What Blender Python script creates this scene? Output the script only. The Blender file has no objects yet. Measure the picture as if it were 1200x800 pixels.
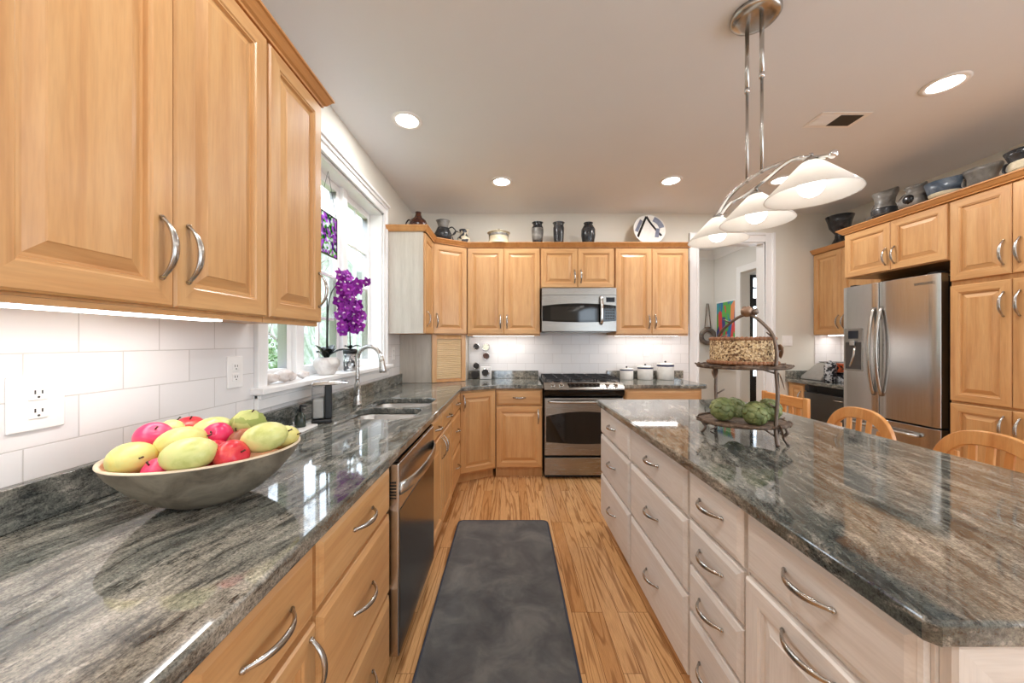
import bpy, bmesh, math, random
from mathutils import Vector, Matrix
random.seed(7)
PI = math.pi
S = bpy.context.scene
C = S.collection

# ------------------------------------------------------------------ camera, world, exposure
HC = 1.297
cd = bpy.data.cameras.new('camera'); cam = bpy.data.objects.new('camera', cd); C.objects.link(cam)
cd.sensor_width = 36; cd.lens = 415 / 1200 * 36; cd.shift_x = 2.5 / 1200; cd.shift_y = 0.5 / 1200
cd.clip_start = 0.02; cd.clip_end = 200
cam.location = (0, 0, HC); cam.rotation_euler = (PI / 2, 0, 0)
S.camera = cam
S.view_settings.view_transform = 'Standard'; S.view_settings.look = 'None'
S.view_settings.gamma = 1; S.view_settings.use_curve_mapping = False
S.view_settings.exposure = 0.3
W = bpy.data.worlds.new('World'); S.world = W; W.use_nodes = True
wn = W.node_tree; wn.nodes.clear()
wo = wn.nodes.new('ShaderNodeOutputWorld'); wb = wn.nodes.new('ShaderNodeBackground')
wb.inputs['Color'].default_value = (0.76, 0.88, 1.0, 1); wb.inputs['Strength'].default_value = 5.5
wn.links.new(wb.outputs[0], wo.inputs[0])
S.cycles.max_bounces = 10; S.cycles.diffuse_bounces = 6; S.cycles.glossy_bounces = 5
S.cycles.transmission_bounces = 6; S.cycles.transparent_max_bounces = 12
S.cycles.caustics_reflective = False; S.cycles.caustics_refractive = False
S.cycles.sample_clamp_indirect = 6.0
CAN_W = 8.0          # recessed ceiling lights
STRIP_W = 1.4         # under-cabinet strips, per metre

# ------------------------------------------------------------------ materials
MATS = {}
def srgb(r, g, b):
    f = lambda c: c / 12.92 if c <= 0.04045 else ((c + 0.055) / 1.055) ** 2.4
    return (f(r / 255), f(g / 255), f(b / 255), 1)
class NT:
    def __init__(s, name):
        s.m = bpy.data.materials.new(name); s.m.use_nodes = True
        s.t = s.m.node_tree; s.p = s.t.nodes['Principled BSDF']; s.out = s.t.nodes['Material Output']
    def n(s, typ, **kw):
        nd = s.t.nodes.new('ShaderNode' + typ)
        for k, v in kw.items():
            if k.startswith('_'): setattr(nd, k[1:], v)
            else: nd.inputs[k.replace('__', ' ')].default_value = v
        return nd
    def l(s, a, b): s.t.links.new(a, b)
    def coords(s, scale=(1, 1, 1), rnd=True, rot=(0, 0, 0)):
        tc = s.n('TexCoord'); src = tc.outputs['Object']
        if rnd:
            oi = s.n('ObjectInfo'); cv = s.n('VectorMath', _operation='SCALE')
            cv.inputs[0].default_value = (13.1, 7.7, 21.3); s.l(oi.outputs['Random'], cv.inputs['Scale'])
            ad = s.n('VectorMath', _operation='ADD'); s.l(src, ad.inputs[0]); s.l(cv.outputs[0], ad.inputs[1]); src = ad.outputs[0]
        mp = s.n('Mapping'); mp.inputs['Scale'].default_value = scale; mp.inputs['Rotation'].default_value = rot
        s.l(src, mp.inputs[0]); return mp.outputs[0]
    def noise(s, vec, scale=5, detail=4, rough=.5, dist=0):
        n = s.n('TexNoise'); n.inputs['Scale'].default_value = scale; n.inputs['Detail'].default_value = detail
        n.inputs['Roughness'].default_value = rough; n.inputs['Distortion'].default_value = dist
        s.l(vec, n.inputs['Vector']); return n.outputs['Fac']
    def ramp(s, fac, stops, interp='LINEAR'):
        r = s.n('ValToRGB'); r.color_ramp.interpolation = interp
        e = r.color_ramp.elements
        while len(e) > 1: e.remove(e[-1])
        e[0].position = stops[0][0]; e[0].color = stops[0][1]
        for p, c in stops[1:]:
            x = e.new(p); x.color = c
        s.l(fac, r.inputs[0]); return r.outputs[0]
    def mix(s, fac, a, b, blend='MIX'):
        m = s.n('Mix', _data_type='RGBA', _blend_type=blend)
        for sock, v in ((m.inputs[0], fac), (m.inputs[6], a), (m.inputs[7], b)):
            if isinstance(v, (int, float, tuple)): sock.default_value = v
            else: s.l(v, sock)
        return m.outputs[2]
    def math(s, op, a, b=0.0, c=None):
        m = s.n('Math', _operation=op)
        for i, v in enumerate((a, b, c)):
            if v is None: continue
            if isinstance(v, (int, float)): m.inputs[i].default_value = v
            else: s.l(v, m.inputs[i])
        return m.outputs[0]
    def bump(s, h, strength=.2, dist=.01):
        b = s.n('Bump'); b.inputs['Strength'].default_value = strength; b.inputs['Distance'].default_value = dist
        s.l(h, b.inputs['Height']); s.l(b.outputs[0], s.p.inputs['Normal'])
    def set(s, **kw):
        for k, v in kw.items():
            k = k.replace('__', ' ')
            if hasattr(v, 'is_output'): s.l(v, s.p.inputs[k])
            else: s.p.inputs[k].default_value = v
        return s
def plain(name, col, rough=.5, metal=0.0, var=0.06, vscale=30, **kw):
    """a plain surface with a faint procedural mottling"""
    t = NT(name); v = t.coords()
    n = t.noise(v, vscale, 3)
    lo = tuple(max(0, c * (1 - var)) for c in col[:3]) + (1,); hi = tuple(min(1, c * (1 + var)) for c in col[:3]) + (1,)
    t.set(Base__Color=t.ramp(n, [(.3, lo), (.7, hi)]), Roughness=rough, Metallic=metal, **kw)
    MATS[name] = t.m; return t.m
def wood(name, dark, mid, light, axis='z', rough=.38, knots=True):
    t = NT(name)
    sc = {'z': (1, 1, .07), 'x': (.07, 1, 1), 'y': (1, .07, 1)}[axis]
    v = t.coords(sc); v2 = t.coords({'z': (1, 1, .35), 'x': (.35, 1, 1), 'y': (1, .35, 1)}[axis])
    a = t.noise(v, 22, 5, .6, .4); b = t.noise(v2, 5, 3, .5, .8); f = t.noise(v, 160, 2, .6)
    col = t.ramp(a, [(.30, dark), (.5, mid), (.72, light)])
    col = t.mix(t.math('MULTIPLY', b, .55), col, mid)
    col = t.mix(t.ramp(b, [(.55, (0, 0, 0, 1)), (.8, (.45, .45, .45, 1))]), col, dark)
    col = t.mix(.10, col, t.ramp(f, [(.35, (.25, .2, .14, 1)), (.6, (1, 1, 1, 1))]), 'MULTIPLY')
    oi = t.n('ObjectInfo'); hs = t.n('HueSaturation')
    t.l(t.math('MULTIPLY_ADD', oi.outputs['Random'], .14, .93), hs.inputs['Value']); t.l(col, hs.inputs['Color'])
    t.set(Base__Color=hs.outputs[0], Roughness=rough, Coat__Weight=.12, Coat__Roughness=.2)
    t.bump(f, .04, .002)
    MATS[name] = t.m; return t.m
def metal(name, col, rough=.25, axis=None, dark=.0):
    t = NT(name)
    v = t.coords({'x': (.02, 1, 1), 'z': (1, 1, .02), 'y': (1, .02, 1), None: (1, 1, 1)}[axis])
    n = t.noise(v, 220 if axis else 40, 3, .6)
    lo = tuple(c * .88 for c in col[:3]) + (1,)
    t.set(Base__Color=t.ramp(n, [(.3, lo), (.7, col)]), Metallic=1.0)
    t.set(Roughness=t.math('MULTIPLY_ADD', n, .10, rough - .05))
    if axis: t.bump(n, .035, .002)
    MATS[name] = t.m; return t.m
def emit(name, col, st):
    t = NT(name); e = t.n('Emission'); e.inputs[0].default_value = col; e.inputs[1].default_value = st
    t.l(e.outputs[0], t.out.inputs[0]); MATS[name] = t.m; return t.m
def granite(name):
    t = NT(name)
    v = t.coords((1, 1, 1), rnd=False, rot=(0, 0, .24))
    wz = t.n('TexNoise'); wz.inputs['Scale'].default_value = 3.2; wz.inputs['Detail'].default_value = 4; t.l(v, wz.inputs['Vector'])
    sb = t.n('VectorMath', _operation='MULTIPLY_ADD'); t.l(wz.outputs['Color'], sb.inputs[0])
    sb.inputs[1].default_value = (.10, .10, .06); t.l(v, sb.inputs[2])
    def stretched(s):
        m = t.n('Mapping'); m.inputs['Scale'].default_value = s; t.l(sb.outputs[0], m.inputs[0]); return m.outputs[0]
    big = t.noise(stretched((1, .30, 1)), 5, 4, .55, .1)
    mid = t.noise(stretched((1, .20, 1)), 34, 7, .72, .2)
    fine = t.noise(v, 230, 3, .75)
    clump = t.noise(stretched((1, .45, 1)), 70, 5, .75)
    col = t.ramp(big, [(.34, srgb(84, 88, 84)), (.5, srgb(113, 114, 107)), (.66, srgb(143, 138, 127))])
    col = t.mix(t.ramp(mid, [(.37, (.85, .85, .85, 1)), (.50, (0, 0, 0, 1))]), col, srgb(48, 50, 50))
    col = t.mix(t.ramp(mid, [(.53, (0, 0, 0, 1)), (.68, (.62, .62, .62, 1))]), col, srgb(194, 188, 177))
    vn = t.noise(stretched((1, .13, 1)), 11, 6, .68, .2)
    vein = t.math('ABSOLUTE', t.math('SUBTRACT', vn, .5))
    brk = t.ramp(clump, [(.42, (1, 1, 1, 1)), (.56, (.1, .1, .1, 1))])
    vm = t.mix(1.0, t.ramp(vein, [(.0, (.95, .95, .95, 1)), (.022, (0, 0, 0, 1))]), brk, 'MULTIPLY')
    col = t.mix(vm, col, srgb(30, 31, 32))
    col = t.mix(t.ramp(clump, [(.32, (.8, .8, .8, 1)), (.44, (0, 0, 0, 1))]), col, srgb(52, 53, 52))
    col = t.mix(.7, col, t.ramp(fine, [(.34, (.22, .22, .22, 1)), (.5, (.95, .95, .95, 1)), (.66, (1.6, 1.55, 1.48, 1))]), 'MULTIPLY')
    t.set(Base__Color=col, Roughness=.05, Specular__IOR__Level=1.0)
    MATS[name] = t.m
def tile(name, axis):
    t = NT(name); tc = t.n('TexCoord'); sp = t.n('SeparateXYZ'); t.l(tc.outputs['Object'], sp.inputs[0])
    cb = t.n('CombineXYZ'); t.l(sp.outputs[axis], cb.inputs[0]); t.l(sp.outputs['Z'], cb.inputs[1])
    mp = t.n('Mapping'); mp.inputs['Location'].default_value = (.03, .013, 0); t.l(cb.outputs[0], mp.inputs[0])
    b = t.n('TexBrick'); t.l(mp.outputs[0], b.inputs['Vector'])
    b.inputs['Color1'].default_value = srgb(238, 234, 232); b.inputs['Color2'].default_value = srgb(230, 227, 226)
    b.inputs['Mortar'].default_value = srgb(205, 200, 196)
    b.inputs['Scale'].default_value = 1; b.inputs['Brick Width'].default_value = .2055; b.inputs['Row Height'].default_value = .107
    b.inputs['Mortar Size'].default_value = .0016; b.inputs['Mortar Smooth'].default_value = .3
    t.set(Base__Color=b.outputs['Color'], Roughness=.22)
    t.bump(t.math('SUBTRACT', 1.0, b.outputs['Fac']), .5, .002)
    MATS[name] = t.m
def floor_mat():
    t = NT('oak_floor'); tc = t.n('TexCoord'); sp = t.n('SeparateXYZ'); t.l(tc.outputs['Object'], sp.inputs[0])
    cb = t.n('CombineXYZ'); t.l(sp.outputs['Y'], cb.inputs[0]); t.l(sp.outputs['X'], cb.inputs[1])
    b = t.n('TexBrick'); b.offset = .37; b.offset_frequency = 3; t.l(cb.outputs[0], b.inputs['Vector'])
    b.inputs['Color1'].default_value = (0, 0, 0, 1); b.inputs['Color2'].default_value = (1, 1, 1, 1); b.inputs['Mortar'].default_value = (.5, .5, .5, 1)
    b.inputs['Scale'].default_value = 1; b.inputs['Brick Width'].default_value = .85; b.inputs['Row Height'].default_value = .074
    b.inputs['Mortar Size'].default_value = .0009; b.inputs['Mortar Smooth'].default_value = 0
    rnd = t.n('RGBToBW'); t.l(b.outputs['Color'], rnd.inputs[0])
    mp = t.n('Mapping'); mp.inputs['Scale'].default_value = (11, .75, 1); t.l(tc.outputs['Object'], mp.inputs[0])
    n4 = t.n('TexNoise', _noise_dimensions='4D'); n4.inputs['Scale'].default_value = 1.1; n4.inputs['Detail'].default_value = 2.0
    n4.inputs['Roughness'].default_value = .42; n4.inputs['Distortion'].default_value = .25
    t.l(mp.outputs[0], n4.inputs['Vector']); t.l(t.math('MULTIPLY', rnd.outputs[0], 60.0), n4.inputs['W'])
    ring = t.math('SINE', t.math('MULTIPLY', n4.outputs['Fac'], 58.0))
    fib = t.n('TexNoise'); fib.inputs['Scale'].default_value = 1; fib.inputs['Detail'].default_value = 4
    mp2 = t.n('Mapping'); mp2.inputs['Scale'].default_value = (420, 14, 1); t.l(tc.outputs['Object'], mp2.inputs[0]); t.l(mp2.outputs[0], fib.inputs['Vector'])
    base = t.ramp(rnd.outputs[0], [(0, srgb(208, 158, 104)), (.35, srgb(222, 176, 124)), (.7, srgb(196, 142, 88)), (1, srgb(228, 186, 136))])
    col = t.mix(t.ramp(ring, [(.42, (0, 0, 0, 1)), (1.0, (.66, .66, .66, 1))]), base, srgb(142, 92, 50))
    col = t.mix(.45, col, t.ramp(fib.outputs['Fac'], [(.35, (.55, .48, .4, 1)), (.6, (1.08, 1.06, 1.04, 1))]), 'MULTIPLY')
    col = t.mix(b.outputs['Fac'], col, srgb(96, 58, 28))
    t.set(Base__Color=col, Roughness=t.math('MULTIPLY_ADD', ring, .03, .24), Coat__Weight=.3, Coat__Roughness=.12)
    t.bump(t.math('SUBTRACT', t.math('MULTIPLY', ring, -.2), b.outputs['Fac']), .12, .002)
    MATS['oak_floor'] = t.m
def rug_mat():
    t = NT('rug'); v = t.coords(rnd=False)
    a = t.noise(v, 5, 6, .65, .6); f = t.noise(v, 420, 2)
    col = t.ramp(a, [(.32, srgb(60, 60, 62)), (.5, srgb(84, 84, 84)), (.68, srgb(112, 110, 106))])
    col = t.mix(.4, col, t.ramp(f, [(.3, (.5, .5, .5, 1)), (.7, (1.2, 1.2, 1.2, 1))]), 'MULTIPLY')
    t.set(Base__Color=col, Roughness=.95, Sheen__Weight=.25); t.bump(t.math('ADD', f, a), .6, .004)
    MATS['rug'] = t.m
def glass_mat(name, tint=(1, 1, 1, 1), spec=1.0):
    t = NT(name); tr = t.n('BsdfTransparent'); tr.inputs[0].default_value = tint
    g = t.n('BsdfGlossy'); g.inputs['Roughness'].default_value = .02
    lw = t.n('LayerWeight'); lw.inputs['Blend'].default_value = .5; mx = t.n('MixShader')
    t.l(t.math('MULTIPLY_ADD', t.math('POWER', lw.outputs['Facing'], 5.0), .5 * spec, .035 * spec), mx.inputs[0]); t.l(tr.outputs[0], mx.inputs[1]); t.l(g.outputs[0], mx.inputs[2]); t.l(mx.outputs[0], t.out.inputs[0])
    MATS[name] = t.m
def spots(name, stops, scale, rough=.5, bump=.0, kind='voronoi', **kw):
    t = NT(name); v = t.coords()
    if kind == 'voronoi':
        vo = t.n('TexVoronoi'); vo.inputs['Scale'].default_value = scale; t.l(v, vo.inputs['Vector'])
        bw = t.n('RGBToBW'); t.l(vo.outputs['Color'], bw.inputs[0]); fac = bw.outputs[0]; h = vo.outputs['Distance']
    else:
        fac = t.noise(v, scale, 6, .62, .5); h = fac
    t.set(Base__Color=t.ramp(fac, stops), Roughness=rough, **kw)
    if bump: t.bump(h, bump, .006)
    MATS[name] = t.m

HD, HM, HL = srgb(182, 129, 78), srgb(203, 155, 102), srgb(214, 171, 120)
wood('maple_v', HD, HM, HL, 'z'); wood('maple_h', HD, HM, HL, 'x'); wood('maple_crown', srgb(178, 118, 62), srgb(196, 138, 80), srgb(208, 154, 96), 'y')
WD, WM, WL = srgb(212, 202, 192), srgb(221, 213, 205), srgb(227, 221, 214)
wood('panel_pale_lit', srgb(176, 166, 152), srgb(192, 183, 170), srgb(200, 192, 180), 'z'); wood('tambour', srgb(204, 170, 122), srgb(218, 188, 144), srgb(228, 202, 162), 'x'); wood('pale_v', WD, WM, WL, 'z'); wood('pale_h', WD, WM, WL, 'x')  # side panel maple is greyed: window light put into its colour
wood('chair_wood', srgb(186, 118, 58), srgb(212, 150, 86), srgb(226, 176, 116), 'z'); wood('chair_wood_h', srgb(186, 118, 58), srgb(212, 150, 86), srgb(226, 176, 116), 'x')
granite('granite'); tile('tile_side', 'Y'); tile('tile_back', 'X'); floor_mat(); rug_mat()
plain('ceiling_paint', srgb(230, 232, 235), .85, var=.008, vscale=3)
plain('wall_paint', srgb(222, 218, 207), .8, var=.01, vscale=3)
plain('hall_paint', srgb(226, 224, 219), .8, var=.01, vscale=3)
plain('white_trim', srgb(238, 237, 236), .35, var=.01)
plain('white_plastic', srgb(240, 237, 234), .3, var=.01)
plain('slot_dark', srgb(60, 56, 54), .6)
metal('steel_h', (.36, .345, .32, 1), .26, 'x'); metal('steel_v', (.60, .59, .575, 1), .24, 'z')
metal('nickel', (.52, .50, .47, 1), .24); metal('chrome', (.75, .75, .76, 1), .12); metal('faucet_steel', (.55, .53, .50, 1), .28)
metal('sink_steel', (.62, .60, .57, 1), .3, 'x'); metal('dark_steel', (.16, .155, .15, 1), .2, 'x')
metal('bronze', (.22, .17, .14, 1), .45); metal('copper_leaf', (.36, .24, .17, 1), .42)
plain('black_enamel', srgb(20, 20, 22), .25); plain('black_glass', srgb(9, 9, 10), .05, Specular__IOR__Level=.4)
plain('oven_glass', srgb(12, 10, 9), .06, Specular__IOR__Level=.6); plain('cast_iron', srgb(28, 28, 30), .55)
plain('black_plastic', srgb(24, 24, 25), .4); plain('display', srgb(18, 24, 36), .12)
plain('knob_grey', srgb(150, 148, 144), .3, .8)
glass_mat('window_glass'); glass_mat('clear_plastic', (.80, .81, .82, 1), 2.2)
emit('lamp_lens', (1, .97, .92, 1), 12.0); emit('strip_lens', (1, .97, .93, 1), 6.0); emit('bulb', (1, .96, .9, 1), 6.0)

# ------------------------------------------------------------------ mesh helpers
class MB:
    def __init__(s): s.v = []; s.f = []; s.mi = []; s.sm = []
    def add(s, vs, fs, m=0, smooth=False):
        o = len(s.v); s.v += [tuple(v) for v in vs]
        for f in fs: s.f.append(tuple(i + o for i in f)); s.mi.append(m); s.sm.append(smooth)
        return s
    def box(s, x0, x1, y0, y1, z0, z1, m=0):
        v = [(x, y, z) for z in (z0, z1) for y in (y0, y1) for x in (x0, x1)]
        return s.add(v, [(0, 2, 3, 1), (4, 5, 7, 6), (0, 1, 5, 4), (2, 6, 7, 3), (0, 4, 6, 2), (1, 3, 7, 5)], m)
    def prism(s, poly, z0, z1, m=0):
        n = len(poly); v = [(x, y, z0) for x, y in poly] + [(x, y, z1) for x, y in poly]
        f = [tuple(range(n - 1, -1, -1)), tuple(range(n, 2 * n))] + [(i, (i + 1) % n, n + (i + 1) % n, n + i) for i in range(n)]
        return s.add(v, f, m)
    def extrude(s, poly, axis, a0, a1, m=0, smooth=False):
        """poly in the two other axes (cyclic order), extruded along axis"""
        def pt(p, a): return {'x': (a, p[0], p[1]), 'y': (p[0], a, p[1]), 'z': (p[0], p[1], a)}[axis]
        n = len(poly); v = [pt(p, a0) for p in poly] + [pt(p, a1) for p in poly]
        s.add(v, [tuple(range(n - 1, -1, -1)), tuple(range(n, 2 * n))], m)
        return s.add(v, [(i, (i + 1) % n, n + (i + 1) % n, n + i) for i in range(n)], m, smooth)
    def tube(s, pts, r, n=10, closed=False, sq=(1, 1), m=0, up=None, caps=True):
        pts = [Vector(p) for p in pts]; N = len(pts)
        rs = r if isinstance(r, (list, tuple)) else [r] * N
        T = []
        for i in range(N):
            a = pts[(i - 1) % N] if (closed or i > 0) else pts[i]; b = pts[(i + 1) % N] if (closed or i < N - 1) else pts[i]
            T.append((b - a).normalized())
        u = Vector(up) if up else (Vector((0, 0, 1)) if abs(T[0].z) < .9 else Vector((1, 0, 0)))
        u = (u - T[0] * u.dot(T[0])).normalized(); vs = []
        for i in range(N):
            u = (u - T[i] * u.dot(T[i]))
            u = u.normalized() if u.length > 1e-6 else T[i].orthogonal().normalized()
            w = T[i].cross(u)
            for k in range(n):
                a = 2 * PI * k / n; vs.append(pts[i] + u * (math.cos(a) * rs[i] * sq[0]) + w * (math.sin(a) * rs[i] * sq[1]))
        fs = []
        for i in range(N if closed else N - 1):
            j = (i + 1) % N
            for k in range(n): fs.append((i * n + k, i * n + (k + 1) % n, j * n + (k + 1) % n, j * n + k))
        if not closed and caps: fs += [tuple(range(n - 1, -1, -1)), tuple((N - 1) * n + k for k in range(n))]
        return s.add(vs, fs, m, True)
    def lathe(s, prof, n=32, c=(0, 0, 0), m=0, fn=None, cap=False):
        vs = []; N = len(prof)
        for r, z in prof:
            for k in range(n):
                a = 2 * PI * k / n; p = (r * math.cos(a), r * math.sin(a), z)
                if fn: p = fn(p)
                vs.append((p[0] + c[0], p[1] + c[1], p[2] + c[2]))
        fs = [(i * n + k, i * n + (k + 1) % n, (i + 1) * n + (k + 1) % n, (i + 1) * n + k) for i in range(N - 1) for k in range(n)]
        if cap: fs += [tuple(range(n - 1, -1, -1)), tuple((N - 1) * n + k for k in range(n))]
        return s.add(vs, fs, m, True)
    def ball(s, c, r, n=12, m=0, sq=(1, 1, 1), fn=None, rot=None):
        vs = []; fs = []; k2 = n; k1 = n // 2 + 1
        for i in range(k1 + 1):
            th = PI * i / k1
            for k in range(k2):
                a = 2 * PI * k / k2
                p = Vector((math.sin(th) * math.cos(a), math.sin(th) * math.sin(a), math.cos(th)))
                if fn: p = Vector(fn(p))
                p = Vector((p.x * r * sq[0], p.y * r * sq[1], p.z * r * sq[2]))
                if rot: p = rot @ p
                vs.append(p + Vector(c))
        for i in range(k1):
            for k in range(k2): fs.append((i * k2 + k, (i + 1) * k2 + k, (i + 1) * k2 + (k + 1) % k2, i * k2 + (k + 1) % k2))
        return s.add(vs, fs, m, True)
    def mesh(s, name, mats):
        me = bpy.data.meshes.new(name); me.from_pydata(s.v, [], s.f)
        for q in mats: me.materials.append(MATS[q])
        me.polygons.foreach_set('material_index', s.mi); me.polygons.foreach_set('use_smooth', s.sm)
        bm = bmesh.new(); bm.from_mesh(me); bmesh.ops.remove_doubles(bm, verts=bm.verts, dist=1e-6)
        bmesh.ops.recalc_face_normals(bm, faces=bm.faces); bm.to_mesh(me); bm.free(); me.update(); return me
    def build(s, name, mats, parent=None, loc=(0, 0, 0), rot=(0, 0, 0), bevel=0, seg=2):
        if isinstance(mats, str): mats = [mats]
        return place(name, s.mesh(name, mats), parent, loc, rot, bevel, seg)
def place(name, me, parent=None, loc=(0, 0, 0), rot=(0, 0, 0), bevel=0, seg=2):
    o = bpy.data.objects.new(name, me); C.objects.link(o); o.location = loc; o.rotation_euler = rot
    if parent: o.parent = parent
    if bevel:
        b = o.modifiers.new('edge', 'BEVEL'); b.width = bevel; b.segments = seg; b.limit_method = 'ANGLE'; b.angle_limit = math.radians(50)
        for p in me.polygons: p.use_smooth = True
        b.harden_normals = True
    return o
def tag(o, label, cat, group=None):
    o['label'] = label; o['category'] = cat
    if group: o['group'] = group
    return o
def empty(name, label, cat, loc=(0, 0, 0), rot=0, group=None):
    o = bpy.data.objects.new(name, None); C.objects.link(o); o.location = loc
    o.rotation_euler = (0, 0, rot) if isinstance(rot, (int, float)) else rot
    o.empty_display_size = .1
    return tag(o, label, cat, group)
def struct(o): o['kind'] = 'structure'; return o
def copy_tree(o, parent=None):
    c = o.copy(); C.objects.link(c)
    if parent: c.parent = parent
    for ch in list(o.children): copy_tree(ch, c)
    return c
def smooth_path(pts, n=8):
    pts = [Vector(p) for p in pts]; out = []
    for i in range(len(pts) - 1):
        p0 = pts[max(i - 1, 0)]; p1 = pts[i]; p2 = pts[i + 1]; p3 = pts[min(i + 2, len(pts) - 1)]
        for k in range(n):
            t = k / n
            out.append(.5 * ((2 * p1) + (p2 - p0) * t + (2 * p0 - 5 * p1 + 4 * p2 - p3) * t * t + (3 * p1 - p0 - 3 * p2 + p3) * t ** 3))
    out.append(pts[-1]); return out
def sweep(path, prof, m=0):
    """sweep a (outward, z) profile along a plan polyline with mitred corners; outward = right of travel"""
    P = [Vector((p[0], p[1])) for p in path]; N = len(P); b = MB(); vs = []
    nr = []
    for i in range(N - 1):
        d = (P[i + 1] - P[i]).normalized(); nr.append(Vector((d.y, -d.x)))
    for i in range(N):
        if i == 0: q = nr[0]
        elif i == N - 1: q = nr[-1]
        else:
            q = nr[i - 1] + nr[i]; q = q / (1 + nr[i - 1].dot(nr[i]))
        for o, z in prof: vs.append((P[i].x + q.x * o, P[i].y + q.y * o, z))
    k = len(prof); fs = []
    for i in range(N - 1):
        for j in range(k): fs.append((i * k + j, i * k + (j + 1) % k, (i + 1) * k + (j + 1) % k, (i + 1) * k + j))
    fs += [tuple(range(k - 1, -1, -1)), tuple((N - 1) * k + j for j in range(k))]
    return b.add(vs, fs, m)
def slab(name, outer, holes, z0, z1, mat, bev=.007):
    """a stone slab from plan outlines, with eased edges"""
    cu = bpy.data.curves.new('outline', 'CURVE'); cu.dimensions = '2D'; cu.fill_mode = 'BOTH'
    cu.extrude = (z1 - z0) / 2 - bev; cu.bevel_depth = bev; cu.bevel_resolution = 3; cu.offset = -bev
    for poly in [outer] + holes:
        sp = cu.splines.new('POLY'); sp.points.add(len(poly) - 1); sp.use_cyclic_u = True
        for p, q in zip(sp.points, poly): p.co = (q[0], q[1], 0, 1)
    tmp = bpy.data.objects.new('outline', cu); C.objects.link(tmp)
    dg = bpy.context.evaluated_depsgraph_get(); dg.update()
    me = bpy.data.meshes.new_from_object(tmp.evaluated_get(dg)); bpy.data.objects.remove(tmp); bpy.data.curves.remove(cu)
    me.transform(Matrix.Translation((0, 0, (z0 + z1) / 2))); me.materials.clear(); me.materials.append(MATS[mat]); me.name = name
    for p in me.polygons: p.use_smooth = abs(p.normal.z) < .98 and False
    return place(name, me)
def rounded(x0, x1, y0, y1, r, n=6):
    out = []
    for cx, cy, a0 in ((x1 - r, y1 - r, 0), (x0 + r, y1 - r, 90), (x0 + r, y0 + r, 180), (x1 - r, y0 + r, 270)):
        for k in range(n + 1):
            a = math.radians(a0 + 90 * k / n); out.append((cx + r * math.cos(a), cy + r * math.sin(a)))
    return out
def area_light(name, parent, loc, rot, shape, sx, sy, watts, col=(1, .995, .985)):
    ld = bpy.data.lights.new(name, 'AREA'); ld.shape = shape; ld.size = sx
    if shape in ('RECTANGLE', 'ELLIPSE'): ld.size_y = sy
    ld.energy = watts; ld.color = col
    o = bpy.data.objects.new(name, ld); C.objects.link(o); o.parent = parent; o.location = loc; o.rotation_euler = rot
    return o

# ------------------------------------------------------------------ the room
CEIL = 2.745; XL = -1.10; XR = 3.74; YB = 4.0; YR = -3.2
struct(MB().box(-1.3, 6.2, YR - .1, 8.2, -.1, 0).build('floor', 'oak_floor'))
struct(MB().box(-1.3, 6.2, YR - .1, 8.2, CEIL, CEIL + .1).build('ceiling', 'ceiling_paint'))
WY0, WY1, WZ0, WZ1 = 1.585, 3.05, 1.10, 2.40
b = MB()
b.box(-1.27, XL, YR, WY0, 0, CEIL).box(-1.27, XL, WY1, 4.12, 0, CEIL).box(-1.27, XL, WY0, WY1, 0, WZ0 - .03).box(-1.27, XL, WY0, WY1, WZ1, CEIL)
struct(b.build('wall_left', 'wall_paint'))
DX0, DX1, DZ = 2.125, 2.88, 2.42
b = MB(); b.box(XL, DX0, YB, 4.12, 0, CEIL).box(DX1, XR, YB, 4.12, 0, CEIL).box(DX0, DX1, YB, 4.12, DZ, CEIL)
struct(b.build('wall_back', 'wall_paint'))
b = MB(); b.box(XR, XR + .12, 1.2, 4.12, 0, CEIL).box(XR, XR + .12, YR, -1.9, 0, CEIL).box(XR, XR + .12, -1.9, 1.2, 0, .85).box(XR, XR + .12, -1.9, 1.2, 2.3, CEIL)
struct(b.build('wall_right', 'wall_paint'))
b = MB(); b.box(-1.27, -.5, YR - .12, YR, 0, CEIL).box(3.2, XR + .12, YR - .12, YR, 0, CEIL).box(-.5, .1, YR - .12, YR, 2.35, CEIL).box(.1, 2.0, YR - .12, YR, 0, CEIL).box(2.0, 3.2, YR - .12, YR, 2.35, CEIL)
struct(b.build('wall_rear', 'wall_paint'))
def added_window(name, axis, fixed, a0, a1, z0, z1, n, sgn):
    """a plain sash window added out of view, so that fill daylight enters through real glass"""
    def bx(mb, p0, p1, d0, d1, zz0, zz1):
        if axis == 'x': mb.box(p0, p1, min(d0, d1), max(d0, d1), zz0, zz1)
        else: mb.box(min(d0, d1), max(d0, d1), p0, p1, zz0, zz1)
    fr = MB(); w = (a1 - a0) / n
    for i in range(n + 1): bx(fr, a0 + i * w - .035, a0 + i * w + .035, fixed, fixed + .08 * sgn, z0, z1)
    bx(fr, a0, a1, fixed, fixed + .08 * sgn, z0, z0 + .07); bx(fr, a0, a1, fixed, fixed + .08 * sgn, z1 - .07, z1)
    o = struct(fr.build(name, 'white_trim'))
    g = MB(); bx(g, a0, a1, fixed + .035 * sgn, fixed + .04 * sgn, z0, z1); g.build('window_pane', 'window_glass', o)
    ld = bpy.data.lights.new('daylight_portal', 'AREA'); ld.shape = 'RECTANGLE'; ld.size = a1 - a0; ld.size_y = z1 - z0; ld.cycles.is_portal = True
    lo = bpy.data.objects.new('daylight_portal', ld); C.objects.link(lo); lo.parent = o
    c = ((a0 + a1) / 2, (z0 + z1) / 2); d = fixed + .1 * sgn
    lo.location = (c[0], d, c[1]) if axis == 'x' else (d, c[0], c[1])
    lo.rotation_euler = (PI / 2, 0, 0 if sgn < 0 else PI) if axis == 'x' else (PI / 2, 0, PI / 2 if sgn > 0 else -PI / 2)
    return o
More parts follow.
